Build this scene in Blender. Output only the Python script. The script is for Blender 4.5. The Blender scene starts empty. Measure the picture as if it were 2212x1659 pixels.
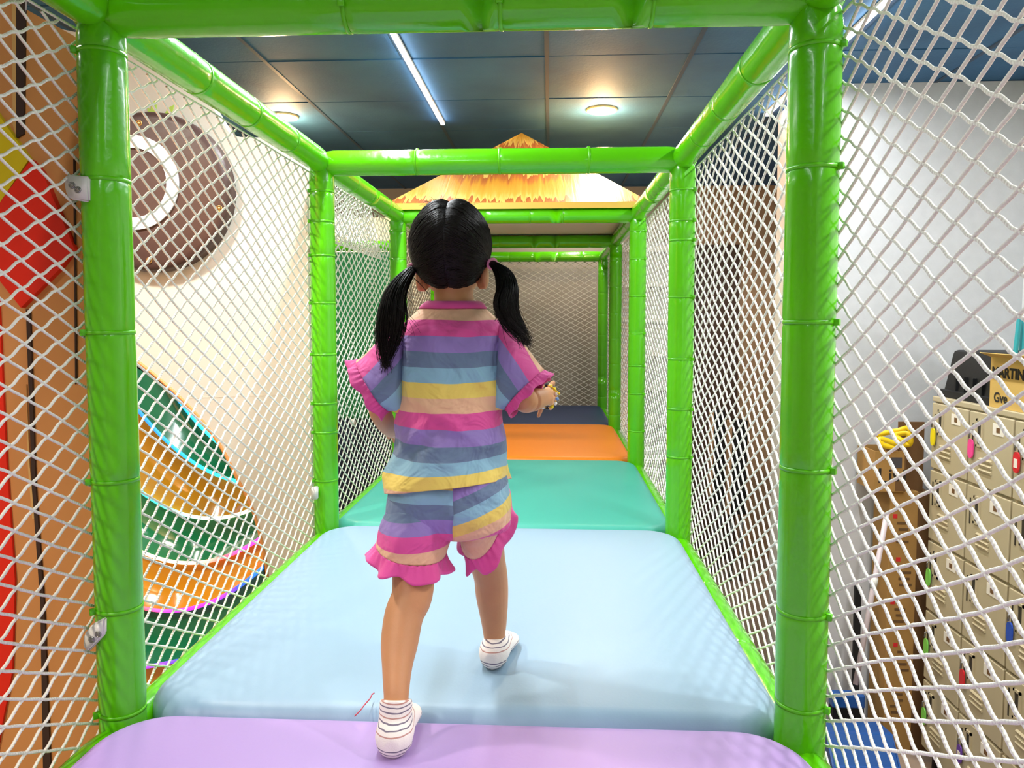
import bpy, bmesh, math, random
import numpy as np
from mathutils import Vector, Matrix, noise
random.seed(7)
PI = math.pi
SC = bpy.context.scene
COL = SC.collection
V = Vector

# ------------------------------------------------------------------ camera
F, CX, CY = 1600.0, 1106.0, 786.5
YAW, PITCH, EYE = 0.0523, 0.059, V((0, 0, 2.10))
cam_d = bpy.data.cameras.new('camera')
cam = bpy.data.objects.new('camera', cam_d)
COL.objects.link(cam)
cam.location = EYE
cam.rotation_euler = (PI / 2 - PITCH, 0, YAW)
cam_d.sensor_width = 36
cam_d.lens = 36 * F / 2212
cam_d.shift_y = -(829.5 - CY) / 2212
cam_d.clip_start = 0.02
SC.camera = cam
_R = cam.rotation_euler.to_matrix()


def at(px, py, y=None, x=None, z=None):
    """The place on the plane y=, x= or z= that is seen at a spot of the photo (used to read real positions off it)."""
    d = _R @ V(((px - CX) / F, -(py - CY) / F, -1))
    if y is not None:
        k = (y - EYE.y) / d.y
    elif x is not None:
        k = (x - EYE.x) / d.x
    else:
        k = (z - EYE.z) / d.z
    return EYE + d * k


# ------------------------------------------------------------------ materials
def srgb(r, g, b):
    f = lambda c: (c / 255 / 12.92) if c / 255 <= 0.04045 else ((c / 255 + 0.055) / 1.055) ** 2.4
    return (f(r), f(g), f(b), 1)


class NT:
    def __init__(self, name):
        self.m = bpy.data.materials.new(name)
        self.m.use_nodes = True
        self.t = self.m.node_tree
        self.b = self.t.nodes['Principled BSDF']

    def n(self, kind, **kw):
        o = self.t.nodes.new(kind)
        for k, v in kw.items():
            if k.startswith('i_'):
                o.inputs[k[2:].replace('_', ' ')].default_value = v
            else:
                setattr(o, k, v)
        return o

    def l(self, a, b):
        self.t.links.new(a, b)


def mat(name, col, rough=0.5, bump=0.0, bscale=30, var=0.0, vscale=4, coat=0.0, metal=0.0, spec=0.5, emit=None, estr=0, sheen=0.0, detail=4, sss=0.0):
    k = NT(name)
    b = k.b
    b.inputs['Base Color'].default_value = col
    b.inputs['Roughness'].default_value = rough
    b.inputs['Metallic'].default_value = metal
    b.inputs['Specular IOR Level'].default_value = spec
    b.inputs['Coat Weight'].default_value = coat
    b.inputs['Coat Roughness'].default_value = 0.08
    b.inputs['Sheen Weight'].default_value = sheen
    if sss:
        b.inputs['Subsurface Weight'].default_value = sss
        b.inputs['Subsurface Radius'].default_value = (0.01, 0.004, 0.002)
    if emit:
        b.inputs['Emission Color'].default_value = emit
        b.inputs['Emission Strength'].default_value = estr
    tc = k.n('ShaderNodeTexCoord')
    if bump:
        nz = k.n('ShaderNodeTexNoise', i_Scale=bscale, i_Detail=detail)
        k.l(tc.outputs['Object'], nz.inputs['Vector'])
        bp = k.n('ShaderNodeBump', i_Strength=bump, i_Distance=0.01)
        k.l(nz.outputs['Fac'], bp.inputs['Height'])
        k.l(bp.outputs['Normal'], b.inputs['Normal'])
    if var:
        nz = k.n('ShaderNodeTexNoise', i_Scale=vscale, i_Detail=5)
        k.l(tc.outputs['Object'], nz.inputs['Vector'])
        hs = k.n('ShaderNodeHueSaturation', i_Color=col)
        mr = k.n('ShaderNodeMapRange')
        mr.inputs['From Min'].default_value = 0.3
        mr.inputs['From Max'].default_value = 0.7
        mr.inputs['To Min'].default_value = 1 - var
        mr.inputs['To Max'].default_value = 1 + var
        k.l(nz.outputs['Fac'], mr.inputs['Value'])
        k.l(mr.outputs['Result'], hs.inputs['Value'])
        k.l(hs.outputs['Color'], b.inputs['Base Color'])
    return k.m


M = {}
M['green'] = mat('green_vinyl', srgb(88, 191, 0), 0.22, 0.2, 26, coat=0.3, var=0.05, vscale=5)
M['green_tie'] = mat('green_nylon', srgb(90, 190, 4), 0.3)
M['blue_mat'] = mat('blue_vinyl', srgb(142, 170, 193), 0.42, 0.03, 160)
M['teal_mat'] = mat('teal_vinyl', srgb(66, 166, 150), 0.42, 0.03, 160)
M['purple_mat'] = mat('purple_vinyl', srgb(176, 146, 206), 0.4, 0.03, 160)
M['orange_mat'] = mat('orange_vinyl', srgb(232, 128, 18), 0.42, 0.03, 160)
M['navy_mat'] = mat('navy_vinyl', srgb(28, 50, 92), 0.45, 0.03, 160)
M['cream'] = mat('cream_vinyl', srgb(250, 233, 206), 0.5, 0.03, 60)
M['cream_edge'] = mat('cream_edge_board', srgb(205, 205, 195), 0.6, 0.03, 60)
M['tan'] = mat('tan_vinyl', srgb(216, 148, 86), 0.42, 0.06, 40, var=0.04)
M['groove'] = mat('dark_groove', srgb(60, 38, 28), 0.7, 0.05, 40)
M['tan_light'] = mat('tan_groove_edge', srgb(222, 175, 105), 0.6, 0.05, 40)
M['red'] = mat('red_vinyl', srgb(240, 38, 14), 0.4, 0.03, 60)
M['yellow'] = mat('yellow_vinyl', srgb(226, 200, 22), 0.4, 0.03, 60)
M['brown'] = mat('brown_vinyl', srgb(70, 50, 46), 0.4, 0.05, 50)
M['white'] = mat('white_vinyl', srgb(246, 244, 240), 0.45, 0.02, 60)
M['plastic'] = mat('white_plastic', srgb(222, 220, 214), 0.35, 0.02, 60)
M['steel'] = mat('steel_screw', srgb(150, 150, 150), 0.3, metal=1.0, bump=0.02)
M['brass'] = mat('brass_button', srgb(190, 150, 90), 0.35, metal=0.8, bump=0.02)
M['leaf'] = mat('leaf_green_print', srgb(170, 205, 90), 0.5, 0.03, 60)
M['skin'] = mat('skin', srgb(202, 142, 98), 0.5, 0.04, 240, sss=0.12, var=0.04, vscale=30)
M['lips'] = mat('lips', srgb(190, 100, 90), 0.4, 0.02)
M['eye_white'] = mat('eye_white', srgb(240, 238, 235), 0.15, 0.01)
M['iris'] = mat('dark_iris', srgb(40, 25, 18), 0.1, 0.01)
M['hair'] = mat('black_hair', srgb(17, 11, 9), 0.42, 0.08, 300, spec=0.22)
M['pink'] = mat('pink_jersey', srgb(226, 78, 158), 0.8, 0.12, 500, sheen=0.2)
M['hairtie'] = mat('pink_hair_tie', srgb(235, 150, 190), 0.7, 0.1, 300)
M['wall_grey'] = mat('grey_wallpaper', srgb(205, 205, 206), 0.75, 0.06, 60, var=0.04, vscale=18)
M['wall_white'] = mat('white_wall_paint', srgb(232, 230, 228), 0.75, 0.04, 60)
M['wall_back'] = mat('grey_beige_wall', srgb(176, 165, 152), 0.8, 0.04, 60, var=0.04)
M['wall_cream'] = mat('cream_wall_paint', srgb(236, 226, 204), 0.75, 0.04, 60)
M['wood'] = mat('brown_wall_panel', srgb(188, 152, 118), 0.55, 0.05, 20, var=0.12, vscale=6)
M['wall_shade'] = mat('brown_wall_shade', srgb(84, 62, 50), 0.5, 0.05, 20)  # shade on the far wood wall, put into the colour
M['floor'] = mat('beige_floor_tile', srgb(172, 150, 132), 0.5, 0.03, 40, var=0.12, vscale=9)
M['locker'] = mat('beige_locker_paint', srgb(186, 172, 140), 0.45, 0.03, 80)
M['locker_dark'] = mat('locker_slot_dark', srgb(52, 46, 36), 0.6, 0.02)
M['paper'] = mat('white_paper_tag', srgb(235, 228, 215), 0.7, 0.02)
M['black'] = mat('black_plastic', srgb(10, 10, 12), 0.7, 0.06, 60)
M['ink'] = mat('black_ink', srgb(40, 34, 30), 0.8, 0.02)
M['card'] = mat('brown_cardboard', srgb(168, 126, 66), 0.8, 0.06, 90, var=0.07, vscale=10)
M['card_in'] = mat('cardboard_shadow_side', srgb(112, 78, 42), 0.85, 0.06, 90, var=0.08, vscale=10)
M['card_y'] = mat('yellow_cardboard', srgb(214, 176, 96), 0.75, 0.05, 90, var=0.05)
M['print_brown'] = mat('brown_box_print', srgb(104, 74, 40), 0.8, 0.02)
M['tape'] = mat('yellow_tape', srgb(244, 204, 22), 0.4, 0.05, 40)
M['blue_pl'] = mat('blue_plastic', srgb(38, 92, 168), 0.35, 0.04, 40)
M['grey_pl'] = mat('dark_grey_plastic', srgb(72, 68, 74), 0.45, 0.04, 40)
M['teal_pl'] = mat('teal_plastic', srgb(40, 150, 160), 0.4, 0.04, 40)
M['pole'] = mat('pale_metal_pole', srgb(214, 200, 205), 0.35, 0.02, 40)
M['green_panel'] = mat('dark_green_vinyl', srgb(20, 122, 62), 0.45, 0.04, 50)
M['navy_panel'] = mat('navy_padding', srgb(32, 42, 66), 0.5, 0.05, 50)
M['red_thread'] = mat('red_yarn', srgb(190, 60, 80), 0.8, 0.1, 300)
M['under'] = mat('pale_grey_cloth', srgb(205, 205, 195), 0.8, 0.05, 60)
M['deck'] = mat('plywood_deck', srgb(150, 120, 84), 0.7, 0.06, 40)
M['tbar'] = mat('blue_grey_ceiling_bar', srgb(50, 72, 98), 0.6, 0.02)
M['led'] = mat('white_led', (1, 1, 1, 1), 0.5, emit=(0.86, 0.95, 1, 1), estr=20)
M['lamp'] = mat('warm_lamp_glass', (1, 1, 1, 1), 0.5, emit=(1, 0.86, 0.62, 1), estr=90)
M['lamp_rim'] = mat('cream_lamp_rim', srgb(235, 205, 150), 0.4, 0.02)
for nm, c in dict(fob_yellow=(235, 214, 30), fob_pink=(246, 70, 150), fob_red=(215, 40, 48), fob_green=(130, 215, 90), fob_blue=(40, 80, 180), fob_purple=(110, 70, 165)).items():
    M[nm] = mat(nm, srgb(*c), 0.35, 0.02)


def rope_mat():
    k = NT('white_net_rope')
    k.b.inputs['Base Color'].default_value = srgb(240, 236, 226)
    k.b.inputs['Roughness'].default_value = 0.7
    uv = k.n('ShaderNodeUVMap')
    sp = k.n('ShaderNodeSeparateXYZ')
    k.l(uv.outputs['UV'], sp.inputs[0])
    m1 = k.n('ShaderNodeMath', operation='MULTIPLY')
    m1.inputs[1].default_value = 170.0
    k.l(sp.outputs['X'], m1.inputs[0])
    m2 = k.n('ShaderNodeMath', operation='ADD')
    k.l(m1.outputs[0], m2.inputs[0])
    mv = k.n('ShaderNodeMath', operation='MULTIPLY')
    mv.inputs[1].default_value = 1.0
    k.l(sp.outputs['Y'], mv.inputs[0])
    k.l(mv.outputs[0], m2.inputs[1])
    m3 = k.n('ShaderNodeMath', operation='PINGPONG')
    m3.inputs[1].default_value = 0.5
    k.l(m2.outputs[0], m3.inputs[0])
    bp = k.n('ShaderNodeBump', i_Strength=0.9, i_Distance=0.002)
    k.l(m3.outputs[0], bp.inputs['Height'])
    k.l(bp.outputs['Normal'], k.b.inputs['Normal'])
    return k.m


M['rope'] = rope_mat()


def ramp(k, cols, const=True):
    r = k.n('ShaderNodeValToRGB')
    r.color_ramp.interpolation = 'CONSTANT' if const else 'LINEAR'
    e = r.color_ramp.elements
    while len(e) < len(cols):
        e.new(0.5)
    for i, (p, c) in enumerate(cols):
        e[i].position = p
        e[i].color = c
    return r


def stripe_mat():
    k = NT('striped_jersey')
    a = k.n('ShaderNodeAttribute', attribute_name='stripe')
    fr = k.n('ShaderNodeMath', operation='FRACT')
    k.l(a.outputs['Fac'], fr.inputs[0])
    cs = [srgb(228, 84, 160), srgb(152, 128, 198), srgb(108, 128, 160), srgb(140, 184, 210), srgb(238, 208, 104), srgb(236, 184, 150)]
    r = ramp(k, [(i / 6 + (0.0001 if i else 0), c) for i, c in enumerate(cs)])
    k.l(fr.outputs[0], r.inputs[0])
    k.l(r.outputs[0], k.b.inputs['Base Color'])
    k.b.inputs['Roughness'].default_value = 0.85
    k.b.inputs['Sheen Weight'].default_value = 0.15
    tc = k.n('ShaderNodeTexCoord')
    n1 = k.n('ShaderNodeTexNoise', i_Scale=16, i_Detail=3, i_Distortion=0.6)
    n2 = k.n('ShaderNodeTexNoise', i_Scale=700, i_Detail=2)
    k.l(tc.outputs['Object'], n1.inputs['Vector'])
    k.l(tc.outputs['Object'], n2.inputs['Vector'])
    b1 = k.n('ShaderNodeBump', i_Strength=0.7, i_Distance=0.03)
    b2 = k.n('ShaderNodeBump', i_Strength=0.12, i_Distance=0.002)
    k.l(n1.outputs['Fac'], b1.inputs['Height'])
    k.l(n2.outputs['Fac'], b2.inputs['Height'])
    k.l(b1.outputs['Normal'], b2.inputs['Normal'])
    k.l(b2.outputs['Normal'], k.b.inputs['Normal'])
    return k.m


M['stripe'] = stripe_mat()


def sock_mat():
    k = NT('striped_white_sock')
    tc = k.n('ShaderNodeTexCoord')
    sp = k.n('ShaderNodeSeparateXYZ')
    nz = k.n('ShaderNodeTexNoise', i_Scale=40, i_Detail=1)
    k.l(tc.outputs['Object'], nz.inputs['Vector'])
    k.l(tc.outputs['Object'], sp.inputs[0])
    ma = k.n('ShaderNodeMath', operation='MULTIPLY_ADD')
    k.l(nz.outputs['Fac'], ma.inputs[0])
    ma.inputs[1].default_value = 0.006
    k.l(sp.outputs['Z'], ma.inputs[2])
    mr = k.n('ShaderNodeMapRange')
    mr.inputs['From Min'].default_value = 1.413
    mr.inputs['From Max'].default_value = 1.503
    k.l(ma.outputs[0], mr.inputs['Value'])
    w, g, p = srgb(246, 236, 230), srgb(126, 116, 134), srgb(196, 146, 136)
    stops = [(0.0, w)]
    for z, c in ((0.04, g), (0.11, g), (0.18, g), (0.25, g), (0.48, p), (0.56, g), (0.64, g), (0.71, p), (0.78, g), (0.85, g), (0.91, p)):
        stops += [(z, c), (z + 0.02, w)]
    r = ramp(k, stops)
    k.l(mr.outputs['Result'], r.inputs[0])
    k.l(r.outputs[0], k.b.inputs['Base Color'])
    k.b.inputs['Roughness'].default_value = 0.9
    n2 = k.n('ShaderNodeTexNoise', i_Scale=500, i_Detail=2)
    k.l(tc.outputs['Object'], n2.inputs['Vector'])
    b2 = k.n('ShaderNodeBump', i_Strength=0.3, i_Distance=0.002)
    k.l(n2.outputs['Fac'], b2.inputs['Height'])
    k.l(b2.outputs['Normal'], k.b.inputs['Normal'])
    return k.m


M['sock'] = sock_mat()


def ceiling_mat():
    k = NT('blue_painted_ceiling_tile')
    tc = k.n('ShaderNodeTexCoord')
    n1 = k.n('ShaderNodeTexNoise', i_Scale=3.0, i_Detail=4)
    n2 = k.n('ShaderNodeTexNoise', i_Scale=90, i_Detail=3)
    k.l(tc.outputs['Object'], n1.inputs['Vector'])
    k.l(tc.outputs['Object'], n2.inputs['Vector'])
    r = ramp(k, [(0.3, srgb(42, 86, 126)), (0.7, srgb(56, 106, 148))], False)
    k.l(n1.outputs['Fac'], r.inputs[0])
    k.l(r.outputs[0], k.b.inputs['Base Color'])
    k.b.inputs['Roughness'].default_value = 0.7
    b = k.n('ShaderNodeBump', i_Strength=0.25, i_Distance=0.004)
    k.l(n2.outputs['Fac'], b.inputs['Height'])
    k.l(b.outputs['Normal'], k.b.inputs['Normal'])
    return k.m


M['ceiling'] = ceiling_mat()


def thatch_mat():
    k = NT('printed_thatch')
    uv = k.n('ShaderNodeUVMap')
    mp = k.n('ShaderNodeMapping')
    mp.inputs['Scale'].default_value = (60, 2.2, 1)
    k.l(uv.outputs['UV'], mp.inputs['Vector'])
    n1 = k.n('ShaderNodeTexNoise', i_Scale=1.0, i_Detail=3, i_Distortion=0.5)
    k.l(mp.outputs['Vector'], n1.inputs['Vector'])
    sp = k.n('ShaderNodeSeparateXYZ')
    k.l(uv.outputs['UV'], sp.inputs[0])
    # saw tooth layers down the slope, their edges broken up by the noise
    mu = k.n('ShaderNodeMath', operation='MULTIPLY_ADD')
    k.l(n1.outputs['Fac'], mu.inputs[0])
    mu.inputs[1].default_value = 0.42
    k.l(sp.outputs['Y'], mu.inputs[2])
    ml = k.n('ShaderNodeMath', operation='MULTIPLY')
    k.l(mu.outputs[0], ml.inputs[0])
    ml.inputs[1].default_value = 2.6
    fr = k.n('ShaderNodeMath', operation='FRACT')
    k.l(ml.outputs[0], fr.inputs[0])
    r = ramp(k, [(0, srgb(160, 84, 40)), (0.2, srgb(184, 108, 44)), (0.36, srgb(204, 142, 40)), (0.75, srgb(212, 158, 56)), (0.93, srgb(222, 182, 92))], False)
    k.l(fr.outputs[0], r.inputs[0])
    k.l(r.outputs[0], k.b.inputs['Base Color'])
    k.b.inputs['Roughness'].default_value = 0.42
    b = k.n('ShaderNodeBump', i_Strength=0.2, i_Distance=0.01)
    k.l(n1.outputs['Fac'], b.inputs['Height'])
    k.l(b.outputs['Normal'], k.b.inputs['Normal'])
    return k.m


M['thatch'] = thatch_mat()


def led_rainbow(name, scale, shift):
    k = NT(name)
    uv = k.n('ShaderNodeUVMap')
    sp = k.n('ShaderNodeSeparateXYZ')
    k.l(uv.outputs['UV'], sp.inputs[0])
    ad = k.n('ShaderNodeMath', operation='MULTIPLY_ADD')
    ad.inputs[1].default_value = scale
    ad.inputs[2].default_value = shift
    k.l(sp.outputs['X'], ad.inputs[0])
    fr = k.n('ShaderNodeMath', operation='FRACT')
    k.l(ad.outputs[0], fr.inputs[0])
    r = ramp(k, [(0, (0.03, 0.08, 1, 1)), (0.18, (0.02, 0.35, 1, 1)), (0.34, (0.05, 0.9, 0.8, 1)), (0.47, (0.9, 0.95, 0.6, 1)), (0.62, (1, 0.75, 0.5, 1)), (0.72, (1, 0.1, 0.12, 1)), (0.85, (0.9, 0.02, 0.9, 1)), (1.0, (0.1, 0.05, 1, 1))], False)
    k.l(fr.outputs[0], r.inputs[0])
    k.l(r.outputs[0], k.b.inputs['Emission Color'])
    k.l(r.outputs[0], k.b.inputs['Base Color'])
    k.b.inputs['Emission Strength'].default_value = 1.5
    return k.m


# ------------------------------------------------------------------ object helpers
def tag(o, label=None, cat=None, group=None, kind=None):
    if label: o['label'] = label
    if cat: o['category'] = cat
    if group: o['group'] = group
    if kind: o['kind'] = kind
    return o


def empty(name, loc, label, cat, group=None):
    o = bpy.data.objects.new(name, None)
    COL.objects.link(o)
    o.location = loc
    o.empty_display_size = 0.05
    return tag(o, label, cat, group)


def obj(name, bm, m, parent=None, smooth=True, local=False):
    """Link a bmesh (in world coordinates unless local) as one mesh object."""
    me = bpy.data.meshes.new(name)
    if isinstance(bm, bmesh.types.BMesh):
        bmesh.ops.recalc_face_normals(bm, faces=bm.faces)
        bm.to_mesh(me)
        bm.free()
    for x in (m if isinstance(m, (list, tuple)) else [m]):
        me.materials.append(M[x] if isinstance(x, str) else x)
    if smooth:
        me.polygons.foreach_set('use_smooth', [True] * len(me.polygons))
    o = bpy.data.objects.new(name, me)
    COL.objects.link(o)
    if parent:
        o.parent = parent
        if not local:
            o.matrix_parent_inverse = Matrix.Translation(-parent_loc(parent))
    return o


def parent_loc(p):
    return V(p.location) if p.type == 'EMPTY' else V((0, 0, 0))


def struct(name, bm, m, smooth=False):
    o = obj(name, bm, m, None, smooth)
    o['kind'] = 'structure'
    return o


def auto_smooth(o, ang=40):
    me = o.data
    me.polygons.foreach_set('use_smooth', [True] * len(me.polygons))
    bm = bmesh.new()
    bm.from_mesh(me)
    for e in bm.edges:
        if len(e.link_faces) == 2 and e.calc_face_angle(0) > math.radians(ang):
            e.smooth = False
    bm.to_mesh(me)
    bm.free()
    return o


def box(bm, lo, hi, mi=0, bev=0.0):
    lo, hi = V(lo), V(hi)
    vs = [bm.verts.new((x, y, z)) for z in (lo.z, hi.z) for y in (lo.y, hi.y) for x in (lo.x, hi.x)]
    fs = [(0, 2, 3, 1), (4, 5, 7, 6), (0, 1, 5, 4), (2, 6, 7, 3), (0, 4, 6, 2), (1, 3, 7, 5)]
    new = [bm.faces.new([vs[i] for i in f]) for f in fs]
    for f in new:
        f.material_index = mi
    if bev:
        es = list({e for f in new for e in f.edges})
        r = bmesh.ops.bevel(bm, geom=es, offset=bev, segments=3, profile=0.5, affect='EDGES')
        for f in r['faces']:
            f.material_index = mi
    return vs


def obox(bm, c, ax, ay, az, mi=0, bev=0.0):
    """Box from its centre and three half-axis vectors."""
    c = V(c)
    vs = [bm.verts.new(c + ax * i + ay * j + az * k) for k in (-1, 1) for j in (-1, 1) for i in (-1, 1)]
    fs = [(0, 2, 3, 1), (4, 5, 7, 6), (0, 1, 5, 4), (2, 6, 7, 3), (0, 4, 6, 2), (1, 3, 7, 5)]
    new = [bm.faces.new([vs[i] for i in f]) for f in fs]
    for f in new:
        f.material_index = mi
    if bev:
        es = list({e for f in new for e in f.edges})
        bmesh.ops.bevel(bm, geom=es, offset=bev, segments=2, profile=0.5, affect='EDGES')


def prism(bm, pts, d, mi=0):
    """Flat polygon pts (Vectors) pushed along d into a slab."""
    a = [bm.verts.new(p) for p in pts]
    b = [bm.verts.new(V(p) + d) for p in pts]
    n = len(pts)
    fs = [bm.faces.new(a), bm.faces.new(b[::-1])]
    for i in range(n):
        fs.append(bm.faces.new((a[i], b[i], b[(i + 1) % n], a[(i + 1) % n])))
    for f in fs:
        f.material_index = mi
    return fs


def loft(bm, rings, cap=True, n=20, attr=None, vals=None, sq=1.0, closed=True):
    """rings: (centre, half axis a, half axis b); vals(ring_index, angle) -> stripe value."""
    lay = bm.verts.layers.float.get('stripe') or (bm.verts.layers.float.new('stripe') if vals else None)
    rows = []
    for i, (c, a, b) in enumerate(rings):
        row = []
        for k in range(n):
            t = 2 * PI * k / n
            ct, st = math.cos(t), math.sin(t)
            if sq != 1.0:
                ct = math.copysign(abs(ct) ** sq, ct)
                st = math.copysign(abs(st) ** sq, st)
            v = bm.verts.new(V(c) + V(a) * ct + V(b) * st)
            if vals:
                v[lay] = vals(i, t)
            row.append(v)
        rows.append(row)
    for r0, r1 in zip(rows, rows[1:]):
        for k in range(n):
            bm.faces.new((r0[k], r0[(k + 1) % n], r1[(k + 1) % n], r1[k]))
    if cap:
        bm.faces.new(rows[0][::-1])
        bm.faces.new(rows[-1])
    return rows


def frames(pts):
    out = []
    up = None
    for i, p in enumerate(pts):
        a = pts[max(0, i - 1)]
        b = pts[min(len(pts) - 1, i + 1)]
        t = (b - a).normalized()
        if up is None:
            up = V((0, 0, 1)) if abs(t.z) < 0.9 else V((0, 1, 0))
        s = t.cross(up)
        s.normalize()
        up = s.cross(t)
        out.append((p, s, up.copy(), t))
    return out


def tube(bm, pts, r, n=8, cap=True, sq=1.0):
    pts = [V(p) for p in pts]
    rr = r if isinstance(r, (list, tuple)) else [r] * len(pts)
    return loft(bm, [(p, s * q, u * q) for (p, s, u, t), q in zip(frames(pts), rr)], cap, n, sq=sq)


def spline(pts, m=8):
    """Catmull-Rom through points (Vectors of any length)."""
    out = []
    P = [pts[0]] + list(pts) + [pts[-1]]
    for i in range(1, len(P) - 2):
        a, b, c, d = P[i - 1], P[i], P[i + 1], P[i + 2]
        for k in range(m):
            t = k / m
            out.append(0.5 * ((2 * b) + (c - a) * t + (2 * a - 5 * b + 4 * c - d) * t * t + (3 * b - a - 3 * c + d) * t ** 3))
    out.append(pts[-1].copy())
    return out


def ellipsoid(bm, c, r, seg=20, rings=12, rot=None):
    c = V(c)
    mt = Matrix.Translation(c) @ (rot.to_4x4() if rot else Matrix()) @ Matrix.Diagonal((r[0], r[1], r[2], 1))
    return bmesh.ops.create_uvsphere(bm, u_segments=seg, v_segments=rings, radius=1, matrix=mt)['verts']


def torus(bm, c, ax, ay, r, n=24, m=8, cap=False):
    pts = [V(c) + ax * math.cos(2 * PI * i / n) + ay * math.sin(2 * PI * i / n) for i in range(n)]
    nz = ax.cross(ay).normalized()
    rows = []
    for i, p in enumerate(pts):
        o = (p - V(c)).normalized()
        rows.append([bm.verts.new(p + o * r * math.cos(2 * PI * j / m) + nz * r * math.sin(2 * PI * j / m)) for j in range(m)])
    for i in range(n):
        a, b = rows[i], rows[(i + 1) % n]
        for j in range(m):
            bm.faces.new((a[j], a[(j + 1) % m], b[(j + 1) % m], b[j]))


def raw(name, verts, faces, m, parent=None, smooth=True, uv=None):
    me = bpy.data.meshes.new(name)
    me.from_pydata(verts, [], faces)
    if uv is not None:
        l = me.uv_layers.new(name='UVMap')
        l.data.foreach_set('uv', np.asarray(uv, dtype=np.float32).ravel())
    for x in (m if isinstance(m, (list, tuple)) else [m]):
        me.materials.append(M[x] if isinstance(x, str) else x)
    if smooth:
        me.polygons.foreach_set('use_smooth', [True] * len(me.polygons))
    o = bpy.data.objects.new(name, me)
    COL.objects.link(o)
    if parent:
        o.parent = parent
        o.matrix_parent_inverse = Matrix.Translation(-parent_loc(parent))
    return o


def lettering(txt, size, origin, ex, ey, m, parent, name='printed_lettering', bold=0.0):
    cu = bpy.data.curves.new('tmp', 'FONT')
    cu.body = txt
    cu.size = size
    cu.extrude = 0.0006
    cu.offset = bold
    tmp = bpy.data.objects.new('tmp', cu)
    COL.objects.link(tmp)
    dg = bpy.context.evaluated_depsgraph_get()
    me = bpy.data.meshes.new_from_object(tmp.evaluated_get(dg))
    bpy.data.objects.remove(tmp)
    bpy.data.curves.remove(cu)
    ex, ey = ex.normalized(), ey.normalized()
    ez = ex.cross(ey)
    mt = Matrix((ex, ey, ez)).transposed().to_4x4()
    mt.translation = origin
    me.transform(mt)
    me.materials.clear()
    me.materials.append(M[m])
    o = bpy.data.objects.new(name, me)
    COL.objects.link(o)
    o.parent = parent
    o.matrix_parent_inverse = Matrix.Translation(-parent_loc(parent))
    return o


# ------------------------------------------------------------------ key dimensions
XL, XR = -0.7635, 0.426
ZM, ZR = 1.41, 2.62
FY = [0.0, 1.25, 2.46, 3.70, 4.95, 6.12]
PR = 0.0415
CEIL = 3.26
YB = 6.55          # back wall

# ------------------------------------------------------------------ the setting
bm = bmesh.new(); box(bm, (-4.2, -3.2, -0.05), (2.6, YB + 0.3, 0.0)); struct('floor', bm, 'floor')
bm = bmesh.new(); box(bm, (-4.2, YB, 0), (1.05, YB + 0.1, CEIL)); struct('wall_back', bm, 'wall_back')
bm = bmesh.new(); box(bm, (1.05, YB, 0), (2.6, YB + 0.1, CEIL)); struct('wall_back_wood', bm, 'wood')
bm = bmesh.new(); box(bm, (-4.3, -3.2, 0), (-4.2, YB + 0.1, CEIL)); struct('wall_left', bm, 'wall_cream')
bm = bmesh.new(); box(bm, (2.32, -3.2, 0), (2.42, 3.79, CEIL)); struct('wall_right', bm, 'wall_white')
bm = bmesh.new(); box(bm, (1.28, 3.79, 0), (2.6, 4.33, CEIL)); struct('wall_right_return', bm, 'wall_grey')
bm = bmesh.new(); box(bm, (-4.2, -3.3, 0), (2.42, -3.2, CEIL)); struct('wall_front', bm, 'wall_cream')

# ceiling: tiles in a T-bar grid
tx0 = at(1183, 250, z=CEIL).x
txs = at(1396, 300, z=CEIL).x - at(1183, 300, z=CEIL).x
TX = [tx0 + txs * k for k in range(-8, 5)]
ty0 = at(1183, 122, z=CEIL).y
TY = [ty0 + 0.62 * k for k in range(-9, 8)]
bm = bmesh.new()
box(bm, (-4.25, -3.25, CEIL + 0.02), (2.6, YB + 0.15, CEIL + 0.06), 0)
for i in range(len(TX) - 1):
    for j in range(len(TY) - 1):
        x0, x1, y0, y1 = TX[i] + 0.008, TX[i + 1] - 0.008, TY[j] + 0.004, TY[j + 1] - 0.004
        if x1 < -4.2 or x0 > 2.45 or y1 < -3.2 or y0 > YB: continue
        dz = random.uniform(-0.002, 0.003)
        box(bm, (max(x0, -4.2), max(y0, -3.2), CEIL + dz), (min(x1, 2.58), min(y1, YB), CEIL + 0.03), 0)
for x in TX:
    if -4.2 < x < 2.5: box(bm, (x - 0.009, -3.2, CEIL - 0.0035), (x + 0.009, YB, CEIL + 0.01), 1)
struct('ceiling', bm, ['ceiling', 'tbar'])


# dark board standing in for shade on the far wood wall, handle added
bm = bmesh.new(); box(bm, (1.20, YB - 0.05, 0), (1.62, YB + 0.02, 2.75)); d1 = struct('shade_board', bm, 'wall_shade')
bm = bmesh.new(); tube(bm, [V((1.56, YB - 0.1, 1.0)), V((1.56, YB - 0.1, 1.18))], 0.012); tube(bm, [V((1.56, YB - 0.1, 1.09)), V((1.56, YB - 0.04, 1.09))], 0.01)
o = obj('shade_board_handle', bm, 'steel', d1)

# pale louvred screen seen through the net beyond the second pair of posts
t = empty('louvred_screen', (0.9, 5.6, 0), 'white slatted screen standing beyond the second net on the locker side', 'screen')
bm = bmesh.new()
box(bm, (0.52, 6.30, 0), (1.18, 6.33, 2.75)); obj('screen_panel', bm, 'wall_grey', t, False)
bm = bmesh.new()
for k in range(9):
    z = 0.35 + 0.29 * k
    box(bm, (0.52, 6.26, z), (1.18, 6.30, z + 0.045))
obj('slats', bm, 'white', t, False)
t.location = (0.85, 6.3, 0)
for c in t.children: c.matrix_parent_inverse = Matrix.Translation(-V(t.location))

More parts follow.
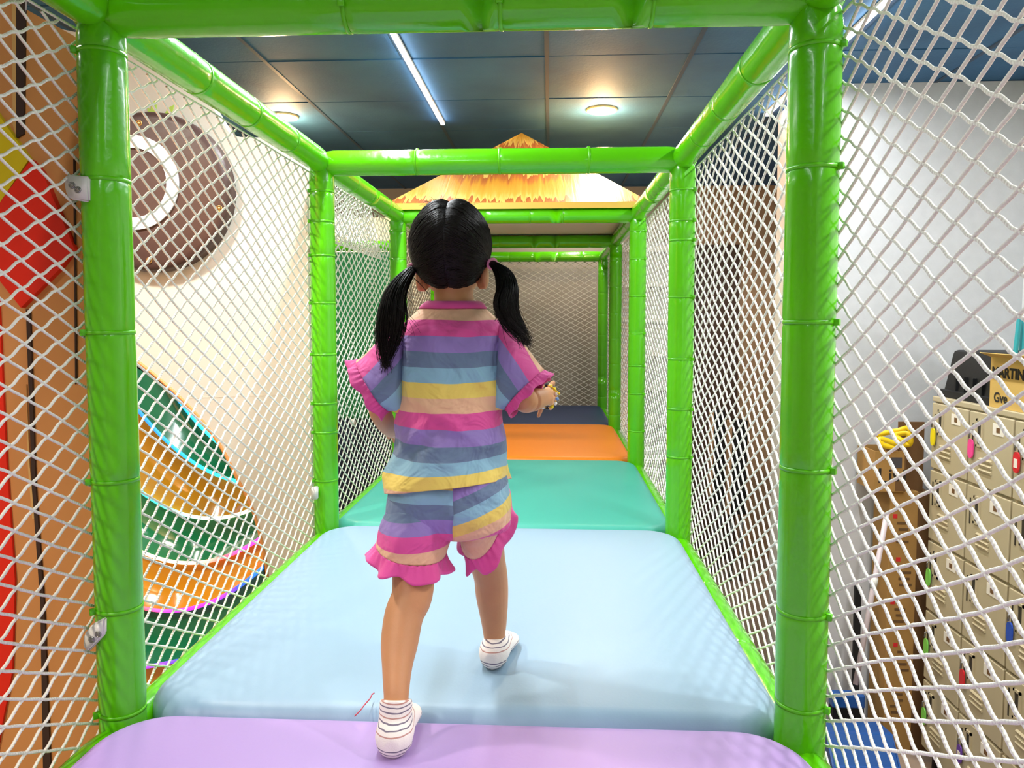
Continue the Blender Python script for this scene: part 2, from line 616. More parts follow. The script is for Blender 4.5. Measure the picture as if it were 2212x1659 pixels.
# ceiling lights
def led_strip(x, y0, y1, label):
    t = empty('linear_light', (x, (y0 + y1) / 2, CEIL), label, 'light', 'linear lights on the ceiling')
    bm = bmesh.new(); box(bm, (x - 0.011, y0, CEIL - 0.014), (x + 0.011, y1, CEIL - 0.001), bev=0.002); obj('housing', bm, 'white', t, False)
    bm = bmesh.new(); box(bm, (x - 0.010, y0 + 0.01, CEIL - 0.024), (x + 0.010, y1 - 0.01, CEIL - 0.014), bev=0.002); obj('diffuser', bm, 'led', t, False)


pL = at(957, 262, z=CEIL); pR = at(1655, 243, z=CEIL)
led_strip(pL.x, 1.9, pL.y, 'thin white light strip above the girl, beside the far end of the side rail')
led_strip(pR.x, 1.4, pR.y, 'thin white light strip near the grey wall above the lockers')


def downlight(px, py, label):
    p = at(px, py, z=CEIL - 0.012)
    t = empty('downlight', (p.x, p.y, CEIL), label, 'light', 'round recessed ceiling lights')
    bm = bmesh.new()
    torus(bm, V((p.x, p.y, CEIL - 0.006)), V((0.078, 0, 0)), V((0, 0.078, 0)), 0.008, 32, 8)
    obj('trim_ring', bm, 'lamp_rim', t)
    bm = bmesh.new()
    ellipsoid(bm, (p.x, p.y, CEIL - 0.002), (0.072, 0.072, 0.022), 28, 10)
    obj('lens', bm, 'lamp', t)
    return p


DL = [downlight(1300, 240, 'round warm ceiling light above the far end, clear of the rails'),
      downlight(612, 254, 'round warm ceiling light partly hidden behind the side rail near the cream panel')]

# ------------------------------------------------------------------ climbing frame
frame = empty('climbing_frame', ((XL + XR) / 2, 3.0, 0), 'bright green padded pipe frame of the raised play corridor', 'play structure')
tie_n = 0


def padded(name, a, b, seams, ties=(), r=PR, n=40, buckle=V((0, -1, 0)), flap=None):
    """A pipe in stitched foam sleeves: seams and ties are distances along it."""
    a, b = V(a), V(b)
    L = (b - a).length
    t = (b - a) / L
    pts = set([0, L])
    for s in seams:
        for d in (-0.03, -0.008, -0.003, 0, 0.003, 0.008, 0.03):
            if 0 < s + d < L: pts.add(s + d)
    k = 0.0
    while k < L:
        pts.add(k); k += 0.035
    pts.update([0.006, 0.02, L - 0.006, L - 0.02])
    pts = sorted(p for p in pts if 0 <= p <= L)
    up = V((0, 0, 1)) if abs(t.z) < 0.9 else V((0, -1, 0))
    s_ = t.cross(up).normalized(); u_ = s_.cross(t)
    bm = bmesh.new()
    rows = []
    seed = random.random() * 50
    for p in pts:
        near = min([abs(p - q) for q in seams] or [9])
        f = 1.0
        if near < 0.03: f = 1 - 0.04 * max(0, 1 - near / 0.008) - 0.014 * (1 - near / 0.03)
        e = min(p, L - p)
        if e < 0.03: f *= 0.86 + 0.14 * math.sqrt(max(0, e / 0.03))
        row = []
        for j in range(n):
            an = 2 * PI * j / n
            q = a + t * p
            fl = 1.0
            if flap is not None:
                da = (an - flap + PI) % (2 * PI) - PI
                fl = 1 + 0.035 * max(0, 1 - max(0, -da) / 0.9) * (1 if -0.9 < da <= 0.0 else 0)
            wob = noise.noise(V((math.cos(an) * 0.7 + seed, math.sin(an) * 0.7, p * 7))) * 0.018 + noise.noise(V((math.cos(an) * 2.2, math.sin(an) * 2.2 + seed, p * 22))) * (0.010 + 0.014 * max(0, 1 - near / 0.03))
            row.append(bm.verts.new(q + (s_ * math.cos(an) + u_ * math.sin(an)) * r * f * fl * (1 + wob)))
        rows.append(row)
    for r0, r1 in zip(rows, rows[1:]):
        for j in range(n):
            bm.faces.new((r0[j], r0[(j + 1) % n], r1[(j + 1) % n], r1[j]))
    bm.faces.new(rows[0][::-1]); bm.faces.new(rows[-1])
    o = obj(name, bm, 'green', frame)
    for s in ties:
        bm = bmesh.new()
        c = a + t * s
        w = 0.0032
        rr = r * 0.972
        ring = []
        for dp, dr in ((-w, -0.002), (-w, 0.0012), (w, 0.0012), (w, -0.002)):
            ring.append([bm.verts.new(c + t * dp + (s_ * math.cos(2 * PI * j / n) + u_ * math.sin(2 * PI * j / n)) * (rr + dr)) for j in range(n)])
        for q in range(4):
            r0, r1 = ring[q], ring[(q + 1) % 4]
            for j in range(n):
                bm.faces.new((r0[j], r0[(j + 1) % n], r1[(j + 1) % n], r1[j]))
        bd = (buckle - t * buckle.dot(t)).normalized()
        obox(bm, c + bd * (rr + 0.004), t * 0.0055, t.cross(bd) * 0.0045, bd * 0.005, bev=0.0012)
        obj('cable_tie', bm, 'green_tie', o)
    return o


def at_post(x, y, pys):
    """Heights on a post read off the photo."""
    out = []
    for py in pys:
        lo, hi = 0.0, 3.2
        for _ in range(40):
            m = (lo + hi) / 2
            d = _R.inverted() @ (V((x, y, m)) - EYE)
            if CY + F * d.y / d.z > py: lo = m
            else: hi = m
        out.append(lo)
    return out


PY = {1: ([118, 392, 718, 1035, 1310, 1530], [108, 366, 696, 1010, 1318, 1515]),
      2: ([415, 480, 553, 655, 765, 870, 932, 1035], [412, 478, 520, 642, 775, 882, 985]),
      3: ([500, 560, 640, 700], [500, 560, 640, 720, 790, 850, 930])}
posts = {}
for k in range(1, 6):
    for sgn, x in ((0, XL), (1, XR)):
        y = FY[k]
        top = ZR + 0.012
        if k in PY:
            sm = at_post(x, y, PY[k][sgn])
        else:
            sm = [ZM + 0.17 * q + 0.06 for q in range(7)]
        sm = sorted(sm) + [0.25 + 0.26 * q for q in range(4)]
        tz = [s for s in sm if s > ZM - 0.02] if k <= 3 else []
        rr = PR * (0.94 if (k == 1 and sgn == 0) else 1.0)
        posts[(k, sgn)] = padded('post', (x, y, 0.0), (x, y, top - 0.03), sm, tz, r=rr,
                                 buckle=V((0.75 if sgn else -0.75, -0.6, 0)))
# cross beams
BS = {1: [0.405, 0.66, 0.905], 2: [0.30, 0.575, 0.865], 3: [0.2, 0.42, 0.64, 0.8]}
for k in range(1, 6):
    a, b = V((XL + 0.02, FY[k], ZR)), V((XR - 0.02, FY[k], ZR))
    padded('cross_beam', a, b, BS.get(k, [0.2, 0.4, 0.6, 0.8, 1.0]), BS.get(k, []) if k <= 3 else [],
           buckle=V((0, -1, -0.25)) if k == 1 else V((0, 0.3, 1)), flap=-0.42 if k == 1 else -0.1)
# side rails, upper and at the deck
for k in range(0, 5):
    for sgn, x in ((0, XL), (1, XR)):
        y0, y1 = FY[k], FY[k + 1]
        if k == 0: y0 = -0.25
        a, b = V((x, y0 + 0.02, ZR + 0.004)), V((x, y1 - 0.02, ZR + 0.004))
        L = (b - a).length
        sm = [L * q for q in (0.27, 0.5, 0.74)]
        padded('side_rail', a, b, sm, sm if 0 < k < 3 else [], r=PR * 0.95, buckle=V((0, 0, 1)))
        xo = x + (-0.004 if sgn == 0 else 0.004)
        padded('deck_rail', V((xo, y0 + 0.03, ZM - 0.058)), V((xo, y1 - 0.03, ZM - 0.058)), [L * 0.3, L * 0.62], [], r=0.036, n=22)
# corner covers where pipes meet
for (k, sgn), p in posts.items():
    x = XL if sgn == 0 else XR
    bm = bmesh.new()
    ellipsoid(bm, (x, FY[k], ZR), (PR * 1.04, PR * 1.04, PR * 1.04), 22, 14)
    for v in bm.verts:
        v.co += (v.co - V((x, FY[k], ZR))).normalized() * noise.noise(v.co * 45) * 0.004
    obj('corner_cover', bm, 'green', frame)

# deck boards under the mats
bm = bmesh.new()
box(bm, (XL + 0.02, -0.3, ZM - 0.125), (XR - 0.02, FY[5] + 0.03, ZM - 0.104))
obj('deck_board', bm, 'deck', frame, False)


# ------------------------------------------------------------------ mats
def floor_mat(y0, y1, m, label, lift=0.0, x0=XL + 0.004, x1=XR - 0.004):
    cx, cy = (x0 + x1) / 2, (y0 + y1) / 2
    hx, hy = (x1 - x0) / 2, (y1 - y0) / 2
    R, e, T = 0.115, 0.04, 0.10
    z0 = ZM - T
    bm = bmesh.new()
    def outline(ins, n=12):
        pts = []
        r = max(R - ins, 0.02)
        for q, (sx, sy) in enumerate(((1, 1), (-1, 1), (-1, -1), (1, -1))):
            for i in range(n + 1):
                an = PI / 2 * q + PI / 2 * i / n
                pts.append((cx + sx * (hx - ins - r) + r * math.cos(an), cy + sy * (hy - ins - r) + r * math.sin(an)))
            # points along the straight edge
            nx = [(-1, 1), (-1, -1), (1, -1), (1, 1)][q]
        return pts
    prof = [(0.012, 0.0), (0.002, 0.010), (0, 0.03), (0, T - e)]
    for i in range(1, 8):
        an = PI / 2 * i / 7
        prof.append((e * (1 - math.cos(an)), T - e + e * math.sin(an)))
    for i in range(1, 7):
        prof.append((e + 0.035 * i, T + 0.006 * (1 - (1 - i / 6) ** 2)))
    rows = []
    for ins, h in prof:
        rows.append([bm.verts.new((px, py, z0 + h + lift * (h / T))) for px, py in outline(ins)])
    n = len(rows[0])
    for r0, r1 in zip(rows, rows[1:]):
        for k in range(n):
            bm.faces.new((r0[k], r0[(k + 1) % n], r1[(k + 1) % n], r1[k]))
    bm.faces.new(rows[0][::-1]); bm.faces.new(rows[-1])
    o = obj('floor_mat', bm, m)
    auto_smooth(o, 60)
    return tag(o, label, 'mat', 'padded mats along the play corridor')


floor_mat(0.0, FY[1] - 0.004, 'purple_mat', 'purple padded floor mat nearest in the green play corridor', 0.004)
floor_mat(FY[1] + 0.004, FY[2] - 0.004, 'blue_mat', 'pale blue padded floor mat that the girl steps onto')
floor_mat(FY[2] + 0.004, FY[3] - 0.004, 'teal_mat', 'teal padded floor mat between the pale blue and orange mats', -0.004)
floor_mat(FY[3] + 0.004, FY[4] - 0.004, 'orange_mat', 'orange padded floor mat between the teal and navy mats', 0.0)
floor_mat(FY[4] + 0.004, FY[5] - 0.004, 'navy_mat', 'navy blue padded floor mat at the far end of the corridor', -0.008)

# red thread lying on the blue mat
p = [at(766, 1547, z=ZM + 0.008), at(778, 1535, z=ZM + 0.009), at(788, 1522, z=ZM + 0.010), at(800, 1508, z=ZM + 0.012), at(803, 1501, z=ZM + 0.014), at(808, 1497, z=ZM + 0.012)]
bm = bmesh.new(); tube(bm, spline(p, 4), 0.0011, 6)
tag(obj('yarn_thread', bm, 'red_thread'), 'loose red thread lying on the pale blue mat edge', 'thread')


# ------------------------------------------------------------------ nets
def net(label, P, U, W, nrm, a=0.0385, b=0.0215, r=0.0025, sides=6, sub=4, bulge=0.016, seed=0, amp=0.0022, group='white rope nets on the play frame', slack=None, flip=1):
    """Diamond net over P + u*eu + v*ev; U, W are the panel's edge vectors, nrm points to its outside."""
    P, U, W, nrm = V(P), V(U), V(W), V(nrm)
    lu, lv = U.length, W.length
    eu, ev = np.array(U / lu), np.array(W / lv)
    en = np.array(nrm.normalized()); p0 = np.array(P)
    VV, FF, UVS = [], [], []
    base = 0
    rng = np.random.RandomState(seed)
    ph = rng.rand(12) * 6.28

    def pos(u, v):
        du = amp * (np.sin(u * 9 + v * 6 + ph[0]) + 0.6 * np.sin(v * 17 - u * 5 + ph[1])) + amp * 0.2 * np.sin(u * 61 + ph[6]) * np.sin(v * 83 + ph[7])
        dv = amp * (np.sin(u * 7 - v * 8 + ph[2]) + 0.6 * np.sin(u * 15 + v * 4 + ph[3])) + amp * 0.2 * np.sin(u * 71 + ph[8]) * np.sin(v * 67 + ph[9])
        edge = np.clip(np.minimum(np.minimum(u, lu - u), np.minimum(v, lv - v)) / 0.08, 0, 1)
        u2, v2 = u + du * edge, v + dv * edge
        w = bulge * np.sin(PI * np.clip(u / lu, 0, 1)) * np.sin(PI * np.clip(v / lv, 0, 1)) + 0.0012 * np.sin(u * 21 + v * 13 + ph[4])
        if slack:
            w = w + slack(u, v)
        return p0 + np.outer(u2, eu) + np.outer(v2, ev) + np.outer(w, en)

    def add(u, v):
        nonlocal base
        p = pos(u, v)
        m = len(p)
        if m < 2: return
        t = np.gradient(p, axis=0); t /= np.linalg.norm(t, axis=1)[:, None] + 1e-9
        s = np.cross(t, en); s /= np.linalg.norm(s, axis=1)[:, None] + 1e-9
        n2 = np.cross(s, t)
        an = np.arange(sides) * 2 * PI / sides
        ring = p[:, None, :] + r * (np.cos(an)[None, :, None] * s[:, None, :] + np.sin(an)[None, :, None] * n2[:, None, :])
        VV.append(ring.reshape(-1, 3))
        i = np.arange(m - 1)[:, None]; j = np.arange(sides)[None, :]
        j2 = (j + 1) % sides
        f = np.stack([base + i * sides + j, base + i * sides + j2, base + (i + 1) * sides + j2, base + (i + 1) * sides + j], -1).reshape(-1, 4)
        FF.append(f)
        d = np.concatenate([[0], np.cumsum(np.linalg.norm(np.diff(p, axis=0), axis=1))])
        uu0, uu1 = d[:-1][:, None] + 0 * j, d[1:][:, None] + 0 * j
        v0, v1 = (j / sides) + 0 * i, ((j + 1) / sides) + 0 * i
        UVS.append(np.stack([np.stack([uu0, v0], -1), np.stack([uu0, v1], -1), np.stack([uu1, v1], -1), np.stack([uu1, v0], -1)], 2).reshape(-1, 2))
        base += m * sides

    for fam in (1, -1):
        k0 = -int(lv / b) - 2 if fam == 1 else -2
        k1 = int(lu / a) + 2 if fam == 1 else int(lu / a + lv / b) + 4
        for k in range(k0, k1):
            if k % 2: continue
            v = np.arange(0, lv + 1e-6, b / sub)
            u = a * k + fam * v * a / b
            q = v / b
            wob = np.sin(2 * PI * q) * (0.0017 if fam == flip else 0.0005)
            u = u + wob * 0.9; vv = v - fam * wob * 0.5
            ok = (u >= 0) & (u <= lu) & (vv >= 0) & (vv <= lv)
            if ok.sum() > 2:
                add(u[ok], vv[ok])
    # border rope
    s = np.linspace(0, 1, 40)
    add(s * lu, 0 * s); add(s * lu, 0 * s + lv); add(0 * s, s * lv); add(0 * s + lu, s * lv)
    o = raw('safety_net', np.concatenate(VV), np.concatenate(FF), 'rope', uv=np.concatenate(UVS))
    return tag(o, label, 'net', group)


NO = 0.040
z0, z1 = ZM - 0.08, ZR - 0.028
H = V((0, 0, z1 - z0))
# side nets; bay 0 is the one the camera stands in
NL = ['white rope net beside the tan padded panel with the red shape',
      'white rope net in front of the cream panel with the brown disc',
      'white rope net in front of the dark green board',
      'white rope net beside the orange mat, behind the pigtails',
      'white rope net beside the navy mat, behind the head of the girl']
NR = ['white rope net in front of the beige lockers',
      'white rope net beside the pale blue mat, facing the brown wall',
      'white rope net beside the teal mat, in front of the white slatted screen',
      'white rope net beside the orange mat on the locker side',
      'white rope net beside the navy mat on the locker side']
for k in range(5):
    y0, y1 = FY[k], FY[k + 1]
    if k == 0: y0 = 0.10
    far = k >= 3
    kw = dict(sides=4 if far else 6, sub=2 if far else 4)
    net(NL[k], (XL - NO, y0, z0), (0, y1 - y0, 0), H, (-1, 0, 0), seed=k + 1, **kw)
    net(NR[k], (XR + NO, y0, z0), (0, y1 - y0, 0), H, (1, 0, 0), seed=k + 11, **kw)
net('white rope net closing the far end of the corridor', (XL + 0.04, FY[5] + 0.03, z0), (XR - XL - 0.08, 0, 0), H, (0, 1, 0), seed=31, sides=4, sub=2)
# slack bundled net hanging outside the second bay
net('tangled slack white net hanging above the dark green board', (XL - 0.075, FY[2] + 0.06, 2.40), (0, FY[3] - FY[2] - 0.12, 0.0), (-0.05, 0, 0.265), (-1, 0, 0),
    a=0.026, b=0.012, r=0.0027, sides=5, sub=3, bulge=0.03, seed=41, amp=0.016)

# ------------------------------------------------------------------ tan panel beside the first post
YT = 1.31
DT = V((0, 0.06, 0))
t = empty('tan_panel', V((-1.1, YT, 0)), 'tan padded wall panel with vertical grooves and a red strip beside the nearest post', 'panel')
P = lambda px, py: at(px, py, y=YT)
bm = bmesh.new()
ed = at(232, 800, y=YT).x
top = [P(-420, -260), P(29, 5), P(159, 77)]
q = P(159, 77)
pts = [V((-1.75, YT, 0)), V((-1.75, YT, 3.05))] + [P(-60, -40), P(29, 5), P(159, 77), V((ed, YT, q.z - 0.03)), V((ed, YT, 0))]
prism(bm, pts, DT); obj('board', bm, 'tan', t, False)
def strip(pts, m, name, th=0.004):
    bm = bmesh.new(); prism(bm, [p - V((0, th, 0)) for p in pts], V((0, th, 0))); return obj(name, bm, m, t, False)
strip([P(38, -10), P(58, 0), P(55, 290), P(38, 300)], 'groove', 'groove')
strip([P(28, -10), P(38, -6), P(38, 300), P(30, 270)], 'tan_light', 'groove_edge', 0.003)
strip([P(59, 668), P(68, 668), P(80, 1050), P(98, 1300), P(112, 1659), P(118, 2400), P(108, 2400), P(90, 1300), P(72, 1050)], 'groove', 'groove')
strip([P(59, 830), P(66, 1000), P(77, 1120), P(72, 1120), P(62, 1000)], 'tan_light', 'groove_edge', 0.003)
strip([P(161, 345), P(164, 345), P(168, 825), P(165, 830)], 'groove', 'groove')
strip([P(-160, 650), P(2, 650), P(18, 1000), P(36, 1250), P(30, 1450), P(-10, 1660), P(-20, 2300), P(-160, 2300)], 'red', 'red_strip', 0.005)
strip([P(-90, 560), P(0, 454), P(77, 347), P(100, 372), P(170, 540), P(140, 580), P(55, 665), P(0, 595)], 'red', 'red_shape', 0.012)
strip([P(-90, 200), P(0, 243), P(72, 345), P(0, 452), P(-90, 556)], 'yellow', 'yellow_shape', 0.010)


# white joint brackets
def bracket(corners, y, label, holes):
    t = empty('joint_bracket', at(*corners[0], y=y), label, 'bracket', 'white plastic joint brackets')
    bm = bmesh.new()
    fs = prism(bm, [at(px, py, y=y) for px, py in corners], V((0, 0.014, 0)))
    bmesh.ops.bevel(bm, geom=list({e for f in fs for e in f.edges}), offset=0.003, segments=3, affect='EDGES')
    obj('plate', bm, 'plastic', t)
    for px, py in holes:
        c = at(px, py, y=y - 0.001)
        bm = bmesh.new(); torus(bm, c, V((0.0042, 0, 0)), V((0, 0, 0.0042)), 0.0016, 18, 8)
        ellipsoid(bm, c, (0.004, 0.002, 0.004), 14, 8)
        obj('screw', bm, 'steel', t)


YBK = 1.205
bracket([(136, 388), (142, 376), (190, 381), (190, 436), (150, 430), (141, 420)], YBK, 'white joint bracket on the nearest post, upper one by the red shape', [(155, 400), (168, 410)])
bracket([(180, 1372), (197, 1350), (226, 1335), (226, 1370), (188, 1411), (178, 1398)], YBK, 'white joint bracket on the nearest post, lower tilted one by the dark groove', [(198, 1382), (212, 1370)])
bracket([(671, 1053), (686, 1051), (686, 1079), (671, 1080)], 2.40, 'small white joint bracket at the second post by the cream panel', [])
bracket([(660, 520), (674, 518), (674, 545), (660, 545)], 2.44, 'small grey-white joint bracket high on the second post', [])

# ------------------------------------------------------------------ cream panel with disc
YC = 2.52
DC = V((0, 0.05, 0))
Q = lambda px, py: at(px, py, y=YC)
t = empty('padded_screen', V((-1.4, YC, 0)), 'tall cream padded panel with a curved cut-out showing the banded tunnel', 'panel')
outer = [V((Q(661, 298).x, YC, 0)), Q(661, 298), Q(560, 297), Q(520, 296), Q(505, 293), Q(495, 286), Q(478, 262), Q(455, 225), Q(425, 175), Q(395, 120), Q(120, 60), Q(-130, 60), V((Q(-130, 60).x, YC, 0))]
hole = [V((Q(578, 1300).x, YC, 0)), Q(580, 1300), Q(575, 1220), Q(565, 1170), Q(552, 1120), Q(535, 1075), Q(512, 1033), Q(490, 988), Q(465, 946), Q(430, 902), Q(375, 846), Q(300, 783), Q(240, 742), Q(150, 700), Q(40, 690), Q(-60, 720), Q(-100, 800), V((Q(-105, 800).x, YC, 0))]
bm = bmesh.new()
ring = outer + hole[::-1][:]
# a C-shaped outline: around the outside, then back round the opening
prism(bm, [outer[0]] + outer[1:] + hole[::-1], DC)
for f in bm.faces:
    if abs(f.normal.y) < 0.5: f.material_index = 1
    else: f.material_index = 0
bmesh.ops.triangulate(bm, faces=[f for f in bm.faces if len(f.verts) > 4])
obj('board', bm, ['cream', 'cream_edge'], t, False)
bm = bmesh.new(); a, b = Q(403, 859), Q(661, 850)
prism(bm, [a + V((0, -0.0006, 0)), b + V((0, -0.0006, 0)), b + V((0, -0.0006, -0.003)), a + V((0, -0.0006, -0.003))], V((0, 0.001, 0)))
obj('seam', bm, 'cream_edge', t, False)
bm = bmesh.new(); tube(bm, [p - V((0, 0.0, 0)) for p in spline([h for h in hole[1:14]], 3)], 0.006, 8)
obj('piping', bm, 'tan', t)
# disc
c = at(336, 419, y=YC - 0.001); px2m = YC / F * 1.01
bm = bmesh.new()
rd = 170 * px2m
rings = []
for ins, d in ((0, 0.0), (0, 0.03), (0.004, 0.042), (0.014, 0.050), (0.03, 0.053), (0.1, 0.056), (0.2, 0.057)):
    rings.append((c + V((0, -d, 0)), V((rd * 1.05 - ins, 0, 0)), V((0, 0, rd - ins))))
loft(bm, rings, n=72)
dimp = [at(302, 267, y=YC - 0.05), at(475, 451, y=YC - 0.05), at(324, 563, y=YC - 0.05)]
disc = obj('disc', bm, 'brown', t)
auto_smooth(disc, 50)
disc['label'] = 'dark brown padded disc'
for d in dimp:
    bm = bmesh.new(); ellipsoid(bm, d + V((0, -0.006, 0)), (0.006, 0.003, 0.006), 14, 8); torus(bm, d + V((0, -0.005, 0)), V((0.009, 0, 0)), V((0, 0, 0.009)), 0.002, 18, 6)
    obj('button', bm, 'brass', disc)
cr = at(289, 395, y=YC - 0.058)
bm = bmesh.new()
r0, r1 = 73 * px2m, 99 * px2m
rows = []
N = 64
for rr, dy in ((r0, 0.0), (r0, -0.006), (r1, -0.006), (r1, 0.0)):
    rows.append([bm.verts.new(cr + V((rr * math.cos(2 * PI * k / N), dy, rr * math.sin(2 * PI * k / N)))) for k in range(N)])
for i in range(4):
    for k in range(N):
        bm.faces.new((rows[i][k], rows[i][(k + 1) % N], rows[(i + 1) % 4][(k + 1) % N], rows[(i + 1) % 4][k]))
obj('white_ring', bm, 'white', disc, False)
# leaves
def leaf(tip, basep, w):
    a, b = at(*tip, y=YC - 0.003), at(*basep, y=YC - 0.003)
    d = b - a; s = V((d.z, 0, -d.x)).normalized() * w
    prs = [a, a + d * 0.25 + s * 0.8, a + d * 0.5 + s, a + d * 0.8 + s * 0.6, b, a + d * 0.8 - s * 0.6, a + d * 0.5 - s, a + d * 0.25 - s * 0.8]
    bm = bmesh.new(); prism(bm, prs, V((0, 0.003, 0))); obj('leaf', bm, 'leaf', t, False)
leaf((335, 216), (328, 252), 0.010); leaf((376, 226), (352, 258), 0.009); leaf((340, 262), (366, 244), 0.008); leaf((415, 268), (388, 276), 0.008); leaf((318, 232), (331, 252), 0.006)

# ------------------------------------------------------------------ banded tunnel with light strips behind the cut-out
t = empty('light_tunnel', V((-1.3, 3.0, 0)), 'glossy green and orange banded tunnel with rainbow light strips behind the cream panel', 'slide')
ARC = [  # three photo points per strip, nearest first, then its depth
    ([(180, 1690), (330, 1680), (640, 1560)], 2.60),
    ([(303, 1442), (380, 1428), (600, 1360)], 2.68),
    ([(303, 1310), (410, 1315), (576, 1220)], 2.76),
    ([(303, 1189), (420, 1216), (562, 1165)], 2.84),
    ([(302, 1058), (430, 1118), (548, 1100)], 2.93),
    ([(300, 885), (400, 985), (514, 1040)], 3.02),
    ([(300, 720), (375, 846), (467, 952)], 3.12),
    ([(300, 560), (375, 716), (470, 850)], 3.24)]
def arc(k, t_):
    if t_ < -0.25:        # runs on straight where the cut-out edge hides it
        return arc(k, -0.25) + (arc(k, -0.25) - arc(k, -0.15)) * ((-0.25 - t_) / 0.1)
    (p0, p1, p2), Y = ARC[k]
    # quadratic through the three points at t=0, m, 1
    m = (p1[0] - p0[0]) / (p2[0] - p0[0])
    L0 = (t_ - m) * (t_ - 1) / ((0 - m) * (0 - 1)); L1 = t_ * (t_ - 1) / (m * (m - 1)); L2 = t_ * (t_ - m) / (1 - m)
    return at(p0[0] * L0 + p1[0] * L1 + p2[0] * L2, p0[1] * L0 + p1[1] * L1 + p2[1] * L2, y=Y + 0.06 * math.sin(PI * max(0, min(1, (t_ + 0.5) / 1.8))))
TS = [-1.5 + 2.7 * i / 56 for i in range(57)]
M['band_green'] = mat('tunnel_green', srgb(28, 118, 72), 0.12, 0.03, 20, coat=0.6)
M['band_orange'] = mat('tunnel_orange', srgb(214, 148, 26), 0.12, 0.03, 20, coat=0.6)
for k in range(len(ARC) - 1):
    bm = bmesh.new()
    rows = []
    for s in range(5):
        f = s / 4
        rows.append([bm.verts.new(arc(k, u).lerp(arc(k + 1, u), f) + V((0, 0.03 * math.sin(PI * f), -0.012 * math.sin(PI * f)))) for u in TS])
    for r0_, r1_ in zip(rows, rows[1:]):
        for i in range(len(TS) - 1):
            bm.faces.new((r0_[i], r0_[i + 1], r1_[i + 1], r1_[i]))
    obj('band', bm, 'band_orange' if k in (0, 2, 4, 6) else 'band_green', t)


def uv_tube(name, pts, r, m, parent, n=8, ulen=None):
    pts = [V(p) for p in pts]
    fr = frames(pts)
    vs, fs, uv = [], [], []
    N = len(pts)
    for (p, s, u, tt) in fr:
        for j in range(n):
            a_ = 2 * PI * j / n
            vs.append(p + s * r * math.cos(a_) + u * r * math.sin(a_))
    for i in range(N - 1):
        for j in range(n):
            fs.append((i * n + j, i * n + (j + 1) % n, (i + 1) * n + (j + 1) % n, (i + 1) * n + j))
            uv += [(i / (N - 1), j / n), (i / (N - 1), (j + 1) / n), ((i + 1) / (N - 1), (j + 1) / n), ((i + 1) / (N - 1), j / n)]
    return raw(name, [tuple(v) for v in vs], fs, m, parent, uv=uv)


SH = {1: (0.25, 0.9), 2: (0.55, 0.59), 3: (0.5, 0.37), 4: (0.3, 0.24), 5: (0.3, 0.02), 6: (0.3, 0.0)}
for k in range(1, 7):
    mt_ = led_rainbow('rainbow_led_%d' % k, *SH[k])
    uv_tube('light_strip', [arc(k, -0.3 + 1.45 * i / 60) + V((0, -0.012, 0.004)) for i in range(61)], 0.0075, mt_, t)

# ------------------------------------------------------------------ things beyond the second bay, cream-panel side
G = lambda px, py: at(px, py, y=4.25)
t = empty('green_board', V((-1.3, 4.25, 0)), 'dark green padded board under a light green pipe, seen through the net', 'panel')
bm = bmesh.new()
a, b = G(640, 545), G(868, 905)
box(bm, (a.x - 0.4, 4.25, b.z), (b.x, 4.31, a.z), bev=0.01); obj('board', bm, 'green_panel', t, False)
bm = bmesh.new(); box(bm, (a.x - 0.4, 4.27, 0.0), (b.x, 4.33, b.z), bev=0.01); obj('lower_pad', bm, 'navy_panel', t, False)['label'] = 'dark navy lower pad'
bm = bmesh.new()
pa, pb = G(640, 532), G(868, 532)
tube(bm, [V((pa.x - 0.4 + 0.09 * i, 4.25, pa.z)) for i in range(13) if pa.x - 0.4 + 0.09 * i < pb.x] + [V((pb.x, 4.25, pa.z))], 0.03, 16); obj('top_pipe', bm, 'green', t)
for px, py in ((762, 912), (915, 605)):
    bm = bmesh.new(); c = at(px, py, y=4.245); ellipsoid(bm, c, (0.02, 0.012, 0.02), 16, 10); obj('knob', bm, 'white', t)['label'] = 'round white knob'
bm = bmesh.new()
a, b = at(640, 440, y=4.8), at(872, 522, y=4.8)
t = empty('cream_sign_board', V((-1.3, 4.8, 0)), 'pale cream board standing behind the dark green board', 'panel')
box(bm, (a.x - 0.3, 4.8, 1.6), (b.x, 4.85, at(700, 470, y=4.8).z), bev=0.008); obj('board', bm, 'cream', t, False)
bm = bmesh.new(); box(bm, (a.x - 0.3, 4.79, 0.0), (b.x, 4.86, 1.62), bev=0.008); obj('support', bm, 'navy_panel', t, False)
# string lights in the gap by the second post
t = empty('string_lights', at(672, 820, y=4.1), 'string of tiny coloured lights in the gap beside the second post', 'lights')
cols = [(0.1, 1, 0.5), (0.5, 1, 0.9), (0.9, 1, 0.5), (1, 0.4, 0.4), (1, 0.3, 0.2), (0.6, 0.2, 1), (0.3, 0.2, 1), (0.2, 0.3, 1), (0.2, 0.6, 1)]
pt = [at(670 + 4 * math.sin(i * 1.7), 775 + i * 11, y=4.1 + 0.01 * (i % 2)) for i in range(18)]
bm = bmesh.new(); tube(bm, [pt[0] + V((0, 0.1, 0.04))] + pt, 0.002, 5); obj('wire', bm, 'black', t)
for i, q in enumerate(pt):
    c = cols[i * len(cols) // len(pt)]
    nm = 'bulb_glow_%d' % (i * len(cols) // len(pt))
    if nm not in M: M[nm] = mat(nm, (*c, 1), 0.3, emit=(*c, 1), estr=4)
    bm = bmesh.new(); ellipsoid(bm, q, (0.009, 0.009, 0.012), 10, 8); obj('bulb', bm, nm, t)

